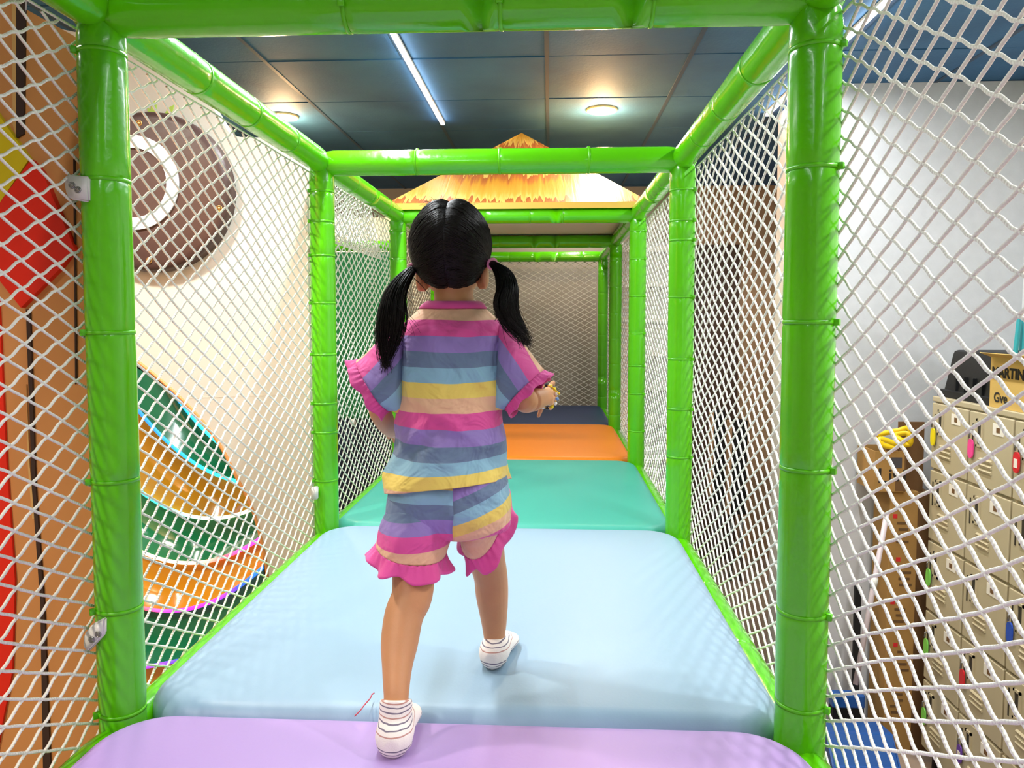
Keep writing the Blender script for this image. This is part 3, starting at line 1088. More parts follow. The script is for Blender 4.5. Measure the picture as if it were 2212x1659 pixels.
# ------------------------------------------------------------------ thatched canopy over the fourth bay
t = empty('thatched_canopy', V((-0.17, 4.3, ZR + PR)), 'yellow printed thatch pyramid canopy on top of the far frame', 'canopy')
apex = at(1127, 287, y=4.33)
zb = ZR + PR + 0.012
x0, x1, y0, y1 = XL - 0.05, XR + 0.05, FY[3] - 0.05, FY[4] + 0.05
cs = [V((x0, y0, zb)), V((x1, y0, zb)), V((x1, y1, zb)), V((x0, y1, zb))]
vs, fs, uv = [], [], []
NS, NU = 14, 24
for q in range(4):
    a, b = cs[q], cs[(q + 1) % 4]
    base = len(vs)
    for i in range(NS + 1):
        f = i / NS
        l, r_ = a.lerp(apex, f), b.lerp(apex, f)
        for j in range(NU + 1):
            u = j / NU
            p_ = l.lerp(r_, u)
            p_ = p_ + V((0, 0, -0.05 * math.sin(PI * f) * (1 - 0.4 * f) * math.sin(PI * u) ** 0.5 * 0.6))
            vs.append(tuple(p_))
    for i in range(NS):
        for j in range(NU):
            fs.append((base + i * (NU + 1) + j, base + i * (NU + 1) + j + 1, base + (i + 1) * (NU + 1) + j + 1, base + (i + 1) * (NU + 1) + j))
            for ii, jj in ((i, j), (i, j + 1), (i + 1, j + 1), (i + 1, j)):
                uu = jj / NU
                uv.append((0.5 + (uu - 0.5) * (1 - ii / NS * 0.9) + q * 1.3, 1 - ii / NS))
raw('cover', vs, fs, 'thatch', t, uv=uv)
bm = bmesh.new()
for q in range(4):
    a, b = cs[q], cs[(q + 1) % 4]
    n_ = (b - a).cross(V((0, 0, 1))).normalized()
    prism(bm, [a, b, b - V((0, 0, 0.03)), a - V((0, 0, 0.03))], n_ * 0.004)
M['hem'] = mat('thatch_hem', srgb(226, 178, 74), 0.5, 0.05, 40)
obj('hem', bm, 'hem', t, False)
bm = bmesh.new(); box(bm, (x0 + 0.01, y0 + 0.01, ZR + PR + 0.007), (x1 - 0.01, y1 - 0.01, ZR + PR + 0.011)); obj('lining', bm, 'under', t, False)['label'] = 'pale grey cloth lining'

# ------------------------------------------------------------------ lockers
LX = at(2010, 1000, y=3.50).x
yF = 3.50
zt = at(2008, 857, y=yF).z
zbm = 0.09
rows_n, cw = 5, 0.305
rh = (zt - zbm) / rows_n
lk = empty('locker_cabinet', V((LX + 0.2, 2.6, 0)), 'beige metal locker cabinet with small doors behind the near net', 'locker')
ncol = 6
yN = yF - ncol * cw
bm = bmesh.new()
box(bm, (LX + 0.012, yN, zbm), (LX + 0.45, yF, zt), bev=0.004)
box(bm, (LX + 0.0, yN, zt - 0.02), (LX + 0.45, yF, zt + 0.004), bev=0.004)
obj('body', bm, 'locker', lk, False)
for y in (yF - 0.05, yN + 0.05):
    for x in (LX + 0.05, LX + 0.40):
        bm = bmesh.new(); tube(bm, [V((x, y, 0)), V((x, y, zbm + 0.01))], [0.022, 0.018], 12); obj('foot', bm, 'black', lk)
keys = {(0, 4): 'fob_yellow', (1, 4): 'fob_pink', (2, 4): 'fob_red', (0, 2): 'fob_green', (0, 1): 'fob_green', (2, 2): 'fob_blue', (1, 1): 'fob_red', (0, 0): 'fob_green', (1, 0): 'fob_purple'}
for c in range(ncol):
    for r_ in range(rows_n):
        ya, yb = yF - c * cw - 0.008, yF - (c + 1) * cw + 0.004
        za, zb_ = zbm + r_ * rh + 0.006, zbm + (r_ + 1) * rh - (0.026 if r_ == 4 else 0.006)
        bm = bmesh.new()
        box(bm, (LX - 0.004, yb, za), (LX + 0.014, ya, zb_), bev=0.004)
        d = obj('door', bm, 'locker', lk, False)
        zc = (za + zb_) / 2
        if c < 3:
            # three pressed louvres
            bm = bmesh.new()
            for q in range(3):
                z = zb_ - 0.19 - 0.022 * q
                obox(bm, V((LX - 0.006, (ya + yb) / 2 + 0.02, z)), V((0, 0.042, 0)), V((0.004, 0, 0.003)), V((-0.002, 0, 0.005)))
            obj('louvre', bm, 'locker', d, False)
            bm = bmesh.new(); box(bm, (LX - 0.007, yb + 0.200, zc + 0.02), (LX - 0.003, yb + 0.224, zc + 0.115)); obj('handle_slot', bm, 'locker_dark', d, False)
            bm = bmesh.new()
            yy, zz = yb + 0.212, zc + 0.067
            for lo, hi in (((yy - 0.022, zz - 0.058), (yy + 0.022, zz - 0.048)), ((yy - 0.022, zz + 0.048), (yy + 0.022, zz + 0.058)), ((yy - 0.022, zz - 0.058), (yy - 0.013, zz + 0.058)), ((yy + 0.013, zz - 0.058), (yy + 0.022, zz + 0.058))):
                box(bm, (LX - 0.010, lo[0], lo[1]), (LX - 0.003, hi[0], hi[1]))
            obj('handle_frame', bm, 'locker', d, False)
            bm = bmesh.new(); box(bm, (LX - 0.006, yb + 0.055, zb_ - 0.075), (LX - 0.003, yb + 0.125, zb_ - 0.03)); obj('number_card', bm, 'paper', d, False)
            bm = bmesh.new(); box(bm, (LX - 0.007, yb + 0.078, zb_ - 0.064), (LX - 0.0055, yb + 0.100, zb_ - 0.044)); obj('card_mark', bm, 'card_in', d, False)
            bm = bmesh.new(); box(bm, (LX - 0.0065, yb + 0.26, zb_ - 0.16), (LX - 0.003, yb + 0.266, zb_ - 0.05)); obj('hinge_slot', bm, 'locker_dark', d, False)
        if (c, r_) in keys:
            f = keys[(c, r_)]
            col_ = f[4:]
            y, z = yb + 0.262, zc + 0.02
            kk = empty('key_tag', V((LX - 0.012, y, z)), {4: 'top', 2: 'middle', 1: 'lower', 0: 'bottom'}[r_] + '-row ' + col_ + ' key tag hanging from a beige locker door', 'key tag', 'key tags on the locker doors')
            bm = bmesh.new(); tube(bm, [V((LX - 0.004, y, z + 0.045)), V((LX - 0.018, y, z + 0.045)), V((LX - 0.02, y, z + 0.02))], 0.004, 8); obj('key', bm, 'steel', kk)
            bm = bmesh.new()
            n_ = 14
            pts = []
            for i in range(n_):
                an = 2 * PI * i / n_
                pts.append(V((LX - 0.016, y + 0.018 * math.copysign(abs(math.cos(an)) ** 0.7, math.cos(an)), z - 0.025 + 0.04 * math.copysign(abs(math.sin(an)) ** 0.7, math.sin(an)))))
            prism(bm, pts, V((0.006, 0, 0))); obj('fob', bm, f, kk, False)
            if col_ in ('red', 'purple') and r_ in (0, 4):
                bm = bmesh.new(); box(bm, (LX - 0.0175, y - 0.01, z - 0.045), (LX - 0.0155, y + 0.01, z - 0.012)); obj('paper_insert', bm, 'paper', kk, False)

# black crate upside down on the lockers
yb0, yb1 = 3.05, 3.53
zt2 = zt + 0.005
t = empty('black_crate', V((LX + 0.2, 3.1, zt2)), 'black plastic crate lying upside down on the lockers', 'crate')
bm = bmesh.new()
def rrect(z, inx, iny, r_=0.03):
    cx, cy, hx, hy = LX + 0.215, (yb0 + yb1) / 2, 0.19 - inx, (yb1 - yb0) / 2 - iny
    return [bm.verts.new((cx + sx * (hx - r_) + r_ * math.cos(PI / 2 * q + PI / 2 * i / 5), cy + sy * (hy - r_) + r_ * math.sin(PI / 2 * q + PI / 2 * i / 5), z)) for q, (sx, sy) in enumerate(((1, 1), (-1, 1), (-1, -1), (1, -1))) for i in range(6)]
zc_t = at(2060, 754, y=3.3).z - 0.01
prof = [(zt2, 0.0, 0.0), (zt2 + 0.03, 0.0, 0.0), (zt2 + 0.032, 0.02, 0.02), (zt2 + 0.1, 0.03, 0.03), (zc_t - 0.02, 0.042, 0.042), (zc_t - 0.006, 0.046, 0.046), (zc_t, 0.056, 0.056)]
rr_ = [rrect(*q) for q in prof]
for a_, b_ in zip(rr_, rr_[1:]):
    for i in range(len(a_)):
        bm.faces.new((a_[i], a_[(i + 1) % len(a_)], b_[(i + 1) % len(a_)], b_[i]))
bm.faces.new(rr_[0][::-1]); bm.faces.new(rr_[-1])
auto_smooth(obj('shell', bm, 'black', t), 35)
for q in range(5):
    y = yb0 + 0.07 + q * 0.066
    bm = bmesh.new(); box(bm, (LX + 0.036, y - 0.006, zt2 + 0.034), (LX + 0.052, y + 0.006, zt2 + 0.10)); obj('rib', bm, 'black', t, False)

# small yellow carton on the lockers
CXp = LX + 0.012
cy0, cy1 = at(2204, 820, x=CXp).y, at(2139, 820, x=CXp).y
cz1 = at(2160, 772, x=CXp).z
cl = cy0 - 0.12
t = empty('small_carton', V((CXp + 0.08, (cl + cy1) / 2, zt + 0.004)), 'small yellow carton with black lettering in front of the black crate', 'box')
yb0  # crate sits behind it
bm = bmesh.new(); box(bm, (CXp, cl, zt + 0.005), (CXp + 0.012, cy1, cz1))
for q0, q1 in ((cy1 - 0.012, cy1 - 0.0004), (cl + 0.0004, cl + 0.012)):
    box(bm, (CXp + 0.0125, q0, zt + 0.0055), (CXp + 0.147, q1, cz1 - 0.0005))
box(bm, (CXp + 0.1475, cl, zt + 0.005), (CXp + 0.16, cy1, cz1)); box(bm, (CXp + 0.0125, cl + 0.0125, zt + 0.006), (CXp + 0.147, cy1 - 0.0125, zt + 0.02))
obj('box', bm, 'card_y', t, False)
bm = bmesh.new(); obox(bm, V((CXp - 0.02, (cl + cy1) / 2, cz1 + 0.008)), V((0.025, 0, -0.009)), V((0, (cy1 - cl) / 2, 0)), V((0.0005, 0, 0.0012))); obj('flap', bm, 'card_y', t, False)
sz = (cz1 - zt)
lettering('MARTIN', sz * 0.27, V((CXp - 0.001, cy1 - 0.012, zt + sz * 0.62)), V((0, -1, 0)), V((0, 0, 1)), 'ink', t, bold=0.002)
lettering('Gve', sz * 0.26, V((CXp - 0.001, cy1 - 0.03, zt + sz * 0.14)), V((0, -1, 0)), V((0, 0, 1)), 'ink', t, bold=0.001)
# teal folding ruler standing in the carton
t = empty('teal_folding_tool', at(2200, 770, x=CXp + 0.05), 'teal folding tool standing up out of the small yellow carton', 'tool')
a, b = at(2192, 775, x=CXp + 0.06), at(2202, 688, x=CXp + 0.06)
bm = bmesh.new(); d = b - a; obox(bm, (a + b) / 2, V((0.005, 0, 0)), V((0, 0.010, 0)), d / 2, bev=0.002); obj('blade', bm, 'teal_pl', t, False)
a, b = at(2207, 780, x=CXp + 0.08), at(2209, 690, x=CXp + 0.08)
bm = bmesh.new(); d = b - a; obox(bm, (a + b) / 2, V((0.005, 0, 0)), V((0, 0.010, 0)), d / 2, bev=0.002); obj('blade', bm, 'teal_pl', t, False)

# cartons beside the lockers
BY = 3.56
B = lambda px, py: at(px, py, y=BY)
t = empty('open_carton', B(1945, 1070), 'open brown cardboard box with yellow tape, on top of the tall carton', 'box')
a, b = B(1888, 978), B(1962, 1070)
bm = bmesh.new()
zb1, zt1 = B(1900, 1062).z, B(1900, 975).z
bx0, bx1 = B(1890, 1000).x, B(1957, 1000).x
bk = 0.20
box(bm, (bx0, BY, zb1), (bx1 - 0.0065, BY + 0.006, zt1)); box(bm, (bx0 + 0.0004, BY + 0.0065, zb1 + 0.0005), (bx0 + 0.006, BY + bk - 0.0065, zt1 - 0.0005)); box(bm, (bx0, BY + bk - 0.006, zb1), (bx1 + 0.10, BY + bk, zt1)); box(bm, (bx0 + 0.0065, BY + 0.0065, zb1 + 0.001), (bx1 - 0.0065, BY + bk - 0.0065, zb1 + 0.006))
obj('box', bm, 'card', t, False)
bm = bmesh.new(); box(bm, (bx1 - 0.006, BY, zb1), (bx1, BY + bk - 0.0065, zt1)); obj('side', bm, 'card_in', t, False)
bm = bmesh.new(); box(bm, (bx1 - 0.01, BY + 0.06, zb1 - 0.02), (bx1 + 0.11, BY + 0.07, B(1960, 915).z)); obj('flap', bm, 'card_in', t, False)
lettering('Livi', 0.10, V((bx0 + 0.012, BY - 0.001, zt1 - 0.15)), V((1, 0, 0)), V((0, 0, 1)), 'ink', t, bold=0.001)
bm = bmesh.new(); a = B(1925, 988); box(bm, (a.x, BY - 0.002, a.z - 0.05), (a.x + 0.05, BY, a.z)); obj('shipping_label', bm, 'grey_pl', t, False)
bm = bmesh.new(); a = B(1934, 1040); box(bm, (a.x, BY - 0.002, a.z - 0.045), (a.x + 0.045, BY, a.z)); obj('printed_mark', bm, 'card_in', t, False)
t = empty('yellow_tape', V((bx0 + 0.08, BY + 0.1, zt1)), 'crumpled yellow tape lying over the open cardboard box', 'tape')
bm = bmesh.new()
pts = [B(1895, 946) + V((0, 0.05, 0)), B(1915, 938) + V((0, 0.03, 0)), B(1940, 930), B(1963, 925), B(1962, 945), B(1945, 950) + V((0, -0.02, 0)), B(1935, 940), B(1955, 935) + V((0, -0.03, 0)), B(1960, 958) + V((0, -0.02, 0)), B(1930, 956) + V((0, -0.01, 0)), B(1905, 948) + V((0, -0.004, 0)), B(1898, 952) + V((0, -0.004, 0)), B(1910, 962) + V((0, -0.01, 0)), B(1935, 966) + V((0, -0.01, 0))]
sp_ = spline(pts, 6)
for i in range(len(sp_) - 1):
    pass
fr = frames(sp_)
w_ = [[bm.verts.new(p_ + (u_ if i % 2 == 0 else u_) * 0.012), bm.verts.new(p_ - u_ * 0.012)] for i, (p_, s_, u_, t_) in enumerate(fr)]
for a_, b_ in zip(w_, w_[1:]): bm.faces.new((a_[0], a_[1], b_[1], b_[0]))
o = obj('tape_band', bm, 'tape', t)
so = o.modifiers.new('thick', 'SOLIDIFY'); so.thickness = 0.002
t = empty('tall_carton', V((bx0 + 0.12, BY + 0.1, 0)), 'tall brown cardboard box standing beside the lockers', 'box')
tx0, tx1 = B(1926, 1200).x - 0.005, LX - 0.03
zt3 = zb1 - 0.002
mid = B(1985, 1200).x
bm = bmesh.new(); box(bm, (tx0, BY + 0.02, 0.0), (mid, BY + 0.20, zt3), bev=0.004); obj('box', bm, 'card', t, False)
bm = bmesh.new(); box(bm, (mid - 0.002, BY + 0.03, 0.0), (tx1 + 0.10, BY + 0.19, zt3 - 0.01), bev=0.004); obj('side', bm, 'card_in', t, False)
for q in range(5):
    c = V((tx0 + 0.035 + 0.02 * (q % 2), BY + 0.0185, zt3 - 0.16 - 0.21 * q))
    bm = bmesh.new()
    for w in range(4):
        box(bm, (c.x + 0.008 * math.sin(w * 2), c.y, c.z - 0.03 * w), (c.x + 0.05 + 0.015 * math.sin(w * 3), c.y + 0.0015, c.z - 0.03 * w + 0.012))
    obj('printed_marks', bm, 'print_brown', t, False)
    bm = bmesh.new(); box(bm, (c.x - 0.02, c.y, c.z + 0.03), (c.x, c.y + 0.0015, c.z + 0.05)); obj('red_mark', bm, 'fob_red', t, False)

# long handled dustpan by the wall
dp0, dp1 = at(1775, 1560, z=0.06), at(1920, 1540, z=0.06)
DYc = 3.40
t = empty('dustpan', at(1850, 1560, y=DYc), 'blue long-handled dustpan on the floor by the grey wall', 'dustpan')
D_ = lambda px, py, y: at(px, py, y=y)
bm = bmesh.new()
xa, xb = D_(1770, 1500, 3.45).x, D_(1912, 1500, 3.45).x
zlow = 0.012
pts = [V((xa, 3.05, zlow)), V((xa, 3.45, zlow)), V((xa, 3.50, 0.20)), V((xa, 3.36, 0.22)), V((xa, 3.28, 0.10))]
prism(bm, pts, V((xb - xa, 0, 0)))
es = list(bm.edges); bmesh.ops.bevel(bm, geom=es, offset=0.008, segments=2, affect='EDGES')
obj('pan', bm, 'blue_pl', t, False)
bm = bmesh.new(); box(bm, (xa - 0.01, 2.98, 0.001), (xb + 0.0, 3.27, 0.03), bev=0.008); obj('lip', bm, 'grey_pl', t, False)
hb = V(((xa + xb) / 2 + 0.02, 3.42, 0.2))
hb = at(1848, 1478, y=3.44); ht = at(1916, 1108, y=3.53)
bm = bmesh.new(); tube(bm, [hb, hb.lerp(ht, 0.5), ht], 0.012, 12); obj('handle', bm, 'pole', t)
bm = bmesh.new(); tube(bm, [hb.lerp(ht, 0.56), hb.lerp(ht, 0.62)], 0.015, 12); obj('handle_joint', bm, 'plastic', t)
t = empty('black_broom', at(1850, 1500, y=3.6), 'black broom standing against the grey wall behind the dustpan', 'broom')
bt, bb = at(1853, 1266, y=3.70), at(1847, 1500, y=3.66)
bm = bmesh.new(); obox(bm, (bt + bb) / 2, V((0.016, 0, 0)), V((0, 0.010, 0)), (bt - bb) / 2, bev=0.003); obj('handle', bm, 'black', t, False)
bm = bmesh.new(); box(bm, (bb.x - 0.12, bb.y - 0.03, bb.z - 0.06), (bb.x + 0.04, bb.y + 0.03, bb.z + 0.01), bev=0.01); obj('head', bm, 'blue_pl', t, False)
bm = bmesh.new(); box(bm, (bb.x - 0.115, bb.y - 0.025, 0.0), (bb.x + 0.035, bb.y + 0.025, bb.z - 0.05)); obj('bristles', bm, 'black', t, False)

# folded black tables against the wood wall
def folded(px0, px1, pyt, pyb, Y, label):
    a, b = at(px0, pyt, y=Y), at(px1, pyb, y=Y)
    t = empty('folded_table', V(((a.x + b.x) / 2, Y, 0)), label, 'table', 'folded tables by the brown wall')
    bm = bmesh.new(); box(bm, (a.x, Y, b.z), (b.x, Y + 0.12, a.z), bev=0.008); obj('tabletop', bm, 'black', t, False)
    bm = bmesh.new(); box(bm, (a.x - 0.022, Y + 0.004, b.z), (a.x, Y + 0.116, a.z - 0.01), bev=0.003); obj('edge_board', bm, 'wood', t, False)
    for x in (a.x + 0.02, b.x - 0.02):
        bm = bmesh.new(); tube(bm, [V((x, Y + 0.06, 0)), V((x, Y + 0.06, b.z + 0.02))], 0.014, 10); obj('leg', bm, 'steel', t)


folded(1543, 1564, 888, 1075, 6.1, 'black folded table standing on edge by the brown wall, narrower one')
folded(1583, 1612, 908, 1112, 5.9, 'black folded table with brown side standing on edge, wider one by the wall corner')

# ------------------------------------------------------------------ the girl
K = lambda px, py, Y: at(px, py, y=Y)
W = lambda px, Y: px * Y / F
girl = empty('person', V((-0.17, 1.32, ZM)), 'small child walking away in pastel striped top and shorts, black hair in two pigtails', 'person')


def limb(bm, tab, n=20):
    """tab: (px, py, depth, half width in px[, depth ratio]) rings along a limb."""
    pts = [K(a_[0], a_[1], a_[2]) for a_ in tab]
    rr = [W(a_[3], a_[2]) for a_ in tab]
    dr = [a_[4] if len(a_) > 4 else 1.0 for a_ in tab]
    P_ = spline(pts, 4)
    R_ = [v.x for v in spline([V((q, 0, 0)) for q in rr], 4)]
    D_ = [v.x for v in spline([V((q, 0, 0)) for q in dr], 4)]
    rings = []
    for i, p in enumerate(P_):
        t_ = (P_[min(i + 1, len(P_) - 1)] - P_[max(i - 1, 0)]).normalized()
        s_ = t_.cross(V((0, 1, 0))) if abs(t_.y) < 0.9 else t_.cross(V((0, 0, 1)))
        s_.normalize()
        u_ = s_.cross(t_)
        rings.append((p, s_ * R_[i], u_ * R_[i] * D_[i]))
    loft(bm, rings, n=n)


def foot(bm, heel, d, grow=0.0, sc=1.0):
    d = V((d.x, d.y, 0)).normalized()
    s_ = d.cross(V((0, 0, 1)))
    tab = [(-0.027, 0.010, 0.012, 0.026), (-0.020, 0.021, 0.021, 0.026), (-0.006, 0.027, 0.026, 0.028), (0.012, 0.028, 0.028, 0.029), (0.04, 0.026, 0.026, 0.027), (0.065, 0.029, 0.020, 0.021), (0.088, 0.031, 0.015, 0.016), (0.108, 0.027, 0.011, 0.013), (0.119, 0.015, 0.008, 0.011)]
    rings = []
    for i, (q, w, h, z) in enumerate(tab):
        e = grow * (1.0 if 0 < i < len(tab) - 1 else 0.4)
        q2 = q + (-grow if i == 0 else grow if i == len(tab) - 1 else 0)
        rings.append((heel + d * q2 * sc + V((0, 0, max(z, h + e + 0.001))), s_ * (w + e) * sc, V((0, 0, h + e))))
    loft(bm, rings, n=20)


def remeshed(name, bm, m, parent, vox, it=6, fac=0.5):
    o = obj(name, bm, m, parent)
    r = o.modifiers.new('join', 'REMESH'); r.mode = 'VOXEL'; r.voxel_size = vox; r.use_smooth_shade = True
    s_ = o.modifiers.new('smooth', 'SMOOTH'); s_.iterations = it; s_.factor = fac
    return o


LLEG = [(918, 1118, 1.333, 50), (902, 1185, 1.305, 49), (895, 1226, 1.29, 48), (890, 1287, 1.265, 46), (873, 1328, 1.245, 44), (863, 1389, 1.215, 42), (858, 1442, 1.185, 34), (856, 1500, 1.155, 28.5), (856, 1530, 1.147, 27), (855, 1555, 1.142, 25), (854, 1600, 1.134, 24)]
RLEG = [(1032, 1112, 1.355, 48), (1042, 1158, 1.388, 46), (1051, 1205, 1.415, 41), (1060, 1246, 1.432, 37.5), (1063, 1287, 1.440, 36), (1067, 1340, 1.444, 29), (1068, 1388, 1.444, 22), (1067, 1405, 1.443, 20), (1067, 1425, 1.441, 19)]
hl = at(852, 1628, z=ZM + 0.004)
hr = at(1067, 1440, z=ZM + 0.004)
tr = at(1102, 1356, z=ZM + 0.02)
bm = bmesh.new()
# torso, neck
tor = [(925, 1030, 1140, 1.342, 0.035), (890, 1062, 1110, 1.342, 0.058), (878, 1074, 1060, 1.345, 0.068), (876, 1078, 980, 1.352, 0.072), (884, 1072, 890, 1.372, 0.066), (886, 1074, 800, 1.385, 0.06), (880, 1080, 738, 1.398, 0.05), (905, 1056, 706, 1.405, 0.040), (932, 1030, 685, 1.410, 0.034), (937, 1025, 655, 1.413, 0.035), (938, 1020, 610, 1.418, 0.036)]
loft(bm, [(K((l + r_) / 2, py, Y), V((W(r_ - l, Y) / 2, 0, 0)), V((0, d, 0))) for l, r_, py, Y, d in tor], n=28)
limb(bm, LLEG); limb(bm, RLEG)
foot(bm, hl, V((-0.05, 1, 0))); foot(bm, hr, tr - hr)
# arms
limb(bm, [(1082, 728, 1.397, 34), (1106, 790, 1.372, 30), (1126, 848, 1.35, 27), (1136, 866, 1.352, 27), (1158, 862, 1.39, 24), (1180, 857, 1.437, 18)])
limb(bm, [(880, 728, 1.397, 34), (848, 805, 1.375, 30), (825, 868, 1.362, 26), (822, 890, 1.37, 25), (834, 915, 1.405, 21), (846, 930, 1.44, 17)])
# hands: a flat palm and five fingers each
def hand(wr, pm, kn, spread, thick, fingers, thumb):
    sp, th = V(spread).normalized(), V(thick).normalized()
    loft(bm, [(wr.lerp(pm, -0.9), sp * 0.012, th * 0.012), (wr, sp * 0.0145, th * 0.0125), (wr.lerp(pm, 0.5), sp * 0.016, th * 0.010), (pm, sp * 0.020, th * 0.0095), (kn, sp * 0.0215, th * 0.008), (kn.lerp(pm, -0.3), sp * 0.017, th * 0.005)], n=18)
    for f_ in fingers:
        tube(bm, spline(f_, 4), [0.0052 - 0.0016 * i / (len(f_) * 4 - 4) for i in range(len(f_) * 4 - 3)], 10)
        ellipsoid(bm, f_[-1], (0.0036,) * 3, 10, 8)
    tube(bm, spline(thumb, 4), [0.0062 - 0.0018 * i / (len(thumb) * 4 - 4) for i in range(len(thumb) * 4 - 3)], 10)
    ellipsoid(bm, thumb[-1], (0.0044,) * 3, 10, 8)
wr, pm, kn = K(1180, 857, 1.437), K(1185, 857, 1.460), K(1187, 856, 1.482)
hand(wr, pm, kn, K(1190, 874, 1.48) - K(1182, 838, 1.48), V((1, -0.2, 0.2)),
     [[K(1184, 842, 1.478), K(1190, 830, 1.490), K(1196, 826, 1.503), K(1196, 832, 1.515)],
      [K(1187, 850, 1.482), K(1195, 845, 1.497), K(1200, 849, 1.514), K(1199, 857, 1.524)],
      [K(1188, 860, 1.482), K(1196, 860, 1.498), K(1199, 866, 1.512), K(1196, 873, 1.520)],
      [K(1187, 869, 1.478), K(1192, 874, 1.490), K(1192, 880, 1.502), K(1188, 884, 1.508)]],
     [K(1178, 866, 1.452), K(1171, 878, 1.455), K(1167, 889, 1.458), K(1163, 899, 1.462)])
wr, pm, kn = K(846, 930, 1.44), K(852, 936, 1.462), K(857, 941, 1.484)
hand(wr, pm, kn, V((0.75, -0.1, -0.5)), V((0.5, 0.2, 0.8)),
     [[K(846, 933, 1.484), K(848, 938, 1.498), K(850, 946, 1.510), K(851, 955, 1.514)],
      [K(854, 938, 1.486), K(857, 942, 1.502), K(860, 951, 1.516), K(860, 960, 1.520)],
      [K(861, 944, 1.486), K(866, 949, 1.502), K(869, 957, 1.514), K(868, 966, 1.517)],
      [K(868, 949, 1.480), K(873, 955, 1.494), K(875, 962, 1.503), K(874, 969, 1.506)]],
     [K(842, 925, 1.458), K(838, 931, 1.474), K(838, 939, 1.486), K(840, 946, 1.494)])
# head
HC = K(973, 536, 1.405)
ellipsoid(bm, HC, (0.0715, 0.082, 0.080), 32, 20)
ellipsoid(bm, HC + V((0, 0.026, -0.046)), (0.056, 0.054, 0.046), 24, 16)
ellipsoid(bm, HC + V((0, 0.052, -0.074)), (0.026, 0.024, 0.018), 16, 10)
ellipsoid(bm, HC + V((-0.032, 0.052, -0.046)), (0.026, 0.022, 0.024), 16, 10)
ellipsoid(bm, HC + V((0.032, 0.052, -0.046)), (0.026, 0.022, 0.024), 16, 10)
ellipsoid(bm, HC + V((0, 0.084, -0.036)), (0.009, 0.010, 0.009), 14, 10)
ellipsoid(bm, HC + V((0, 0.079, -0.024)), (0.006, 0.008, 0.014), 14, 10)
for sx, ey_ in ((-1, K(906, 601, 1.40)), (1, K(1047, 596, 1.40))):
    ellipsoid(bm, ey_ + V((0, 0.004, 0)), (0.008, 0.018, 0.026), 18, 12)
    ellipsoid(bm, ey_ + V((-sx * 0.006, 0.008, -0.014)), (0.010, 0.010, 0.012), 14, 10)
body = remeshed('body', bm, 'skin', girl, 0.0024, 8)
for sx in (-1, 1):
    e = HC + V((sx * 0.029, 0.066, -0.016))
    bm = bmesh.new(); ellipsoid(bm, e, (0.0115, 0.010, 0.0085), 18, 12); eo = obj('eye', bm, 'eye_white', girl)
    bm = bmesh.new(); ellipsoid(bm, e + V((0, 0.0065, 0)), (0.0058, 0.0045, 0.0062), 16, 10); obj('iris', bm, 'iris', eo)
    bm = bmesh.new(); tube(bm, [e + V((-0.012, 0.008, 0.017)), e + V((0, 0.0105, 0.021)), e + V((0.012, 0.008, 0.018))], 0.0016, 6); obj('eyebrow', bm, 'hair', girl)
bm = bmesh.new(); mo = HC + V((0, 0.0785, -0.062)); tube(bm, [mo + V((-0.014, -0.006, 0.001)), mo + V((-0.005, 0.0, 0.001)), mo, mo + V((0.005, 0, 0.001)), mo + V((0.014, -0.006, 0.001))], 0.0032, 8); obj('mouth', bm, 'lips', girl)

# socks
def sock(leg, heel, d, cuff_py, sc):
    bm = bmesh.new()
    foot(bm, heel + V((0, 0, 0)), d, 0.0028)
    limb(bm, leg)
    return remeshed('sock', bm, 'sock', girl, 0.0028, 5)
sock([(856, 1510, 1.152, 37), (855, 1530, 1.147, 37), (854, 1555, 1.141, 38), (852, 1590, 1.131, 41), (852, 1612, 1.127, 40)], hl, V((-0.05, 1, 0)), 1513, 1)
sock([(1067, 1386, 1.443, 26.5), (1067, 1400, 1.443, 27), (1067, 1416, 1.440, 28.5), (1067, 1432, 1.436, 28)], hr, tr - hr, 1392, 1)


# clothes
def table(tab, m):
    cols = [[V((r_[i], 0, 0)) for r_ in tab] for i in range(len(tab[0]))]
    cols = [[v.x for v in spline(c, m)] for c in cols]
    return list(zip(*cols))


PER = 32.2 * 6
# top: left, right, y, depth place, half depth, tilt across, tilt front to back
TT = [(905, 1052, 668, 1.407, 0.044, 0, 0), (888, 1070, 684, 1.404, 0.055, 0, 0), (872, 1088, 700, 1.401, 0.062, 0, 0), (864, 1094, 722, 1.398, 0.070, 0, 0), (861, 1096, 760, 1.392, 0.076, 0, 0), (860, 1096, 820, 1.383, 0.082, 0, 0),
      (859, 1093, 880, 1.374, 0.088, 0, 0.001), (853, 1095, 930, 1.366, 0.092, 0.001, 0.002), (841, 1098, 975, 1.359, 0.096, 0.004, 0.004), (830, 1101, 1015, 1.353, 0.100, 0.009, 0.010), (823, 1103, 1049, 1.349, 0.103, 0.014, 0.016)]
rows = table(TT, 9)
bm = bmesh.new()
rings = []
for l, r_, py, Y, d, tx, tyy in rows:
    rings.append((K((l + r_) / 2, py, Y), V((W(r_ - l, Y) / 2, 0, tx)), V((0, d, -tyy))))
loft(bm, rings, cap=False, n=120, vals=lambda i, t_: (rows[i][2] + (6 * math.sin(t_ * 2 + 1) if rows[i][2] > 880 else 0) * min(1, (rows[i][2] - 880) / 60) - 690) / PER if True else 0, sq=0.9)
slay = bm.verts.layers.float['stripe']
CR = [((905, 872), (1015, 940), 0.008), ((1015, 790), (1080, 872), 0.005), ((868, 760), (876, 900), 0.005), ((850, 985), (930, 905), 0.006), ((960, 1000), (1085, 955), 0.005), ((1086, 740), (1082, 860), 0.004)]
CR = [(K(*p_, 1.29), K(*q_, 1.29), am) for p_, q_, am in CR]
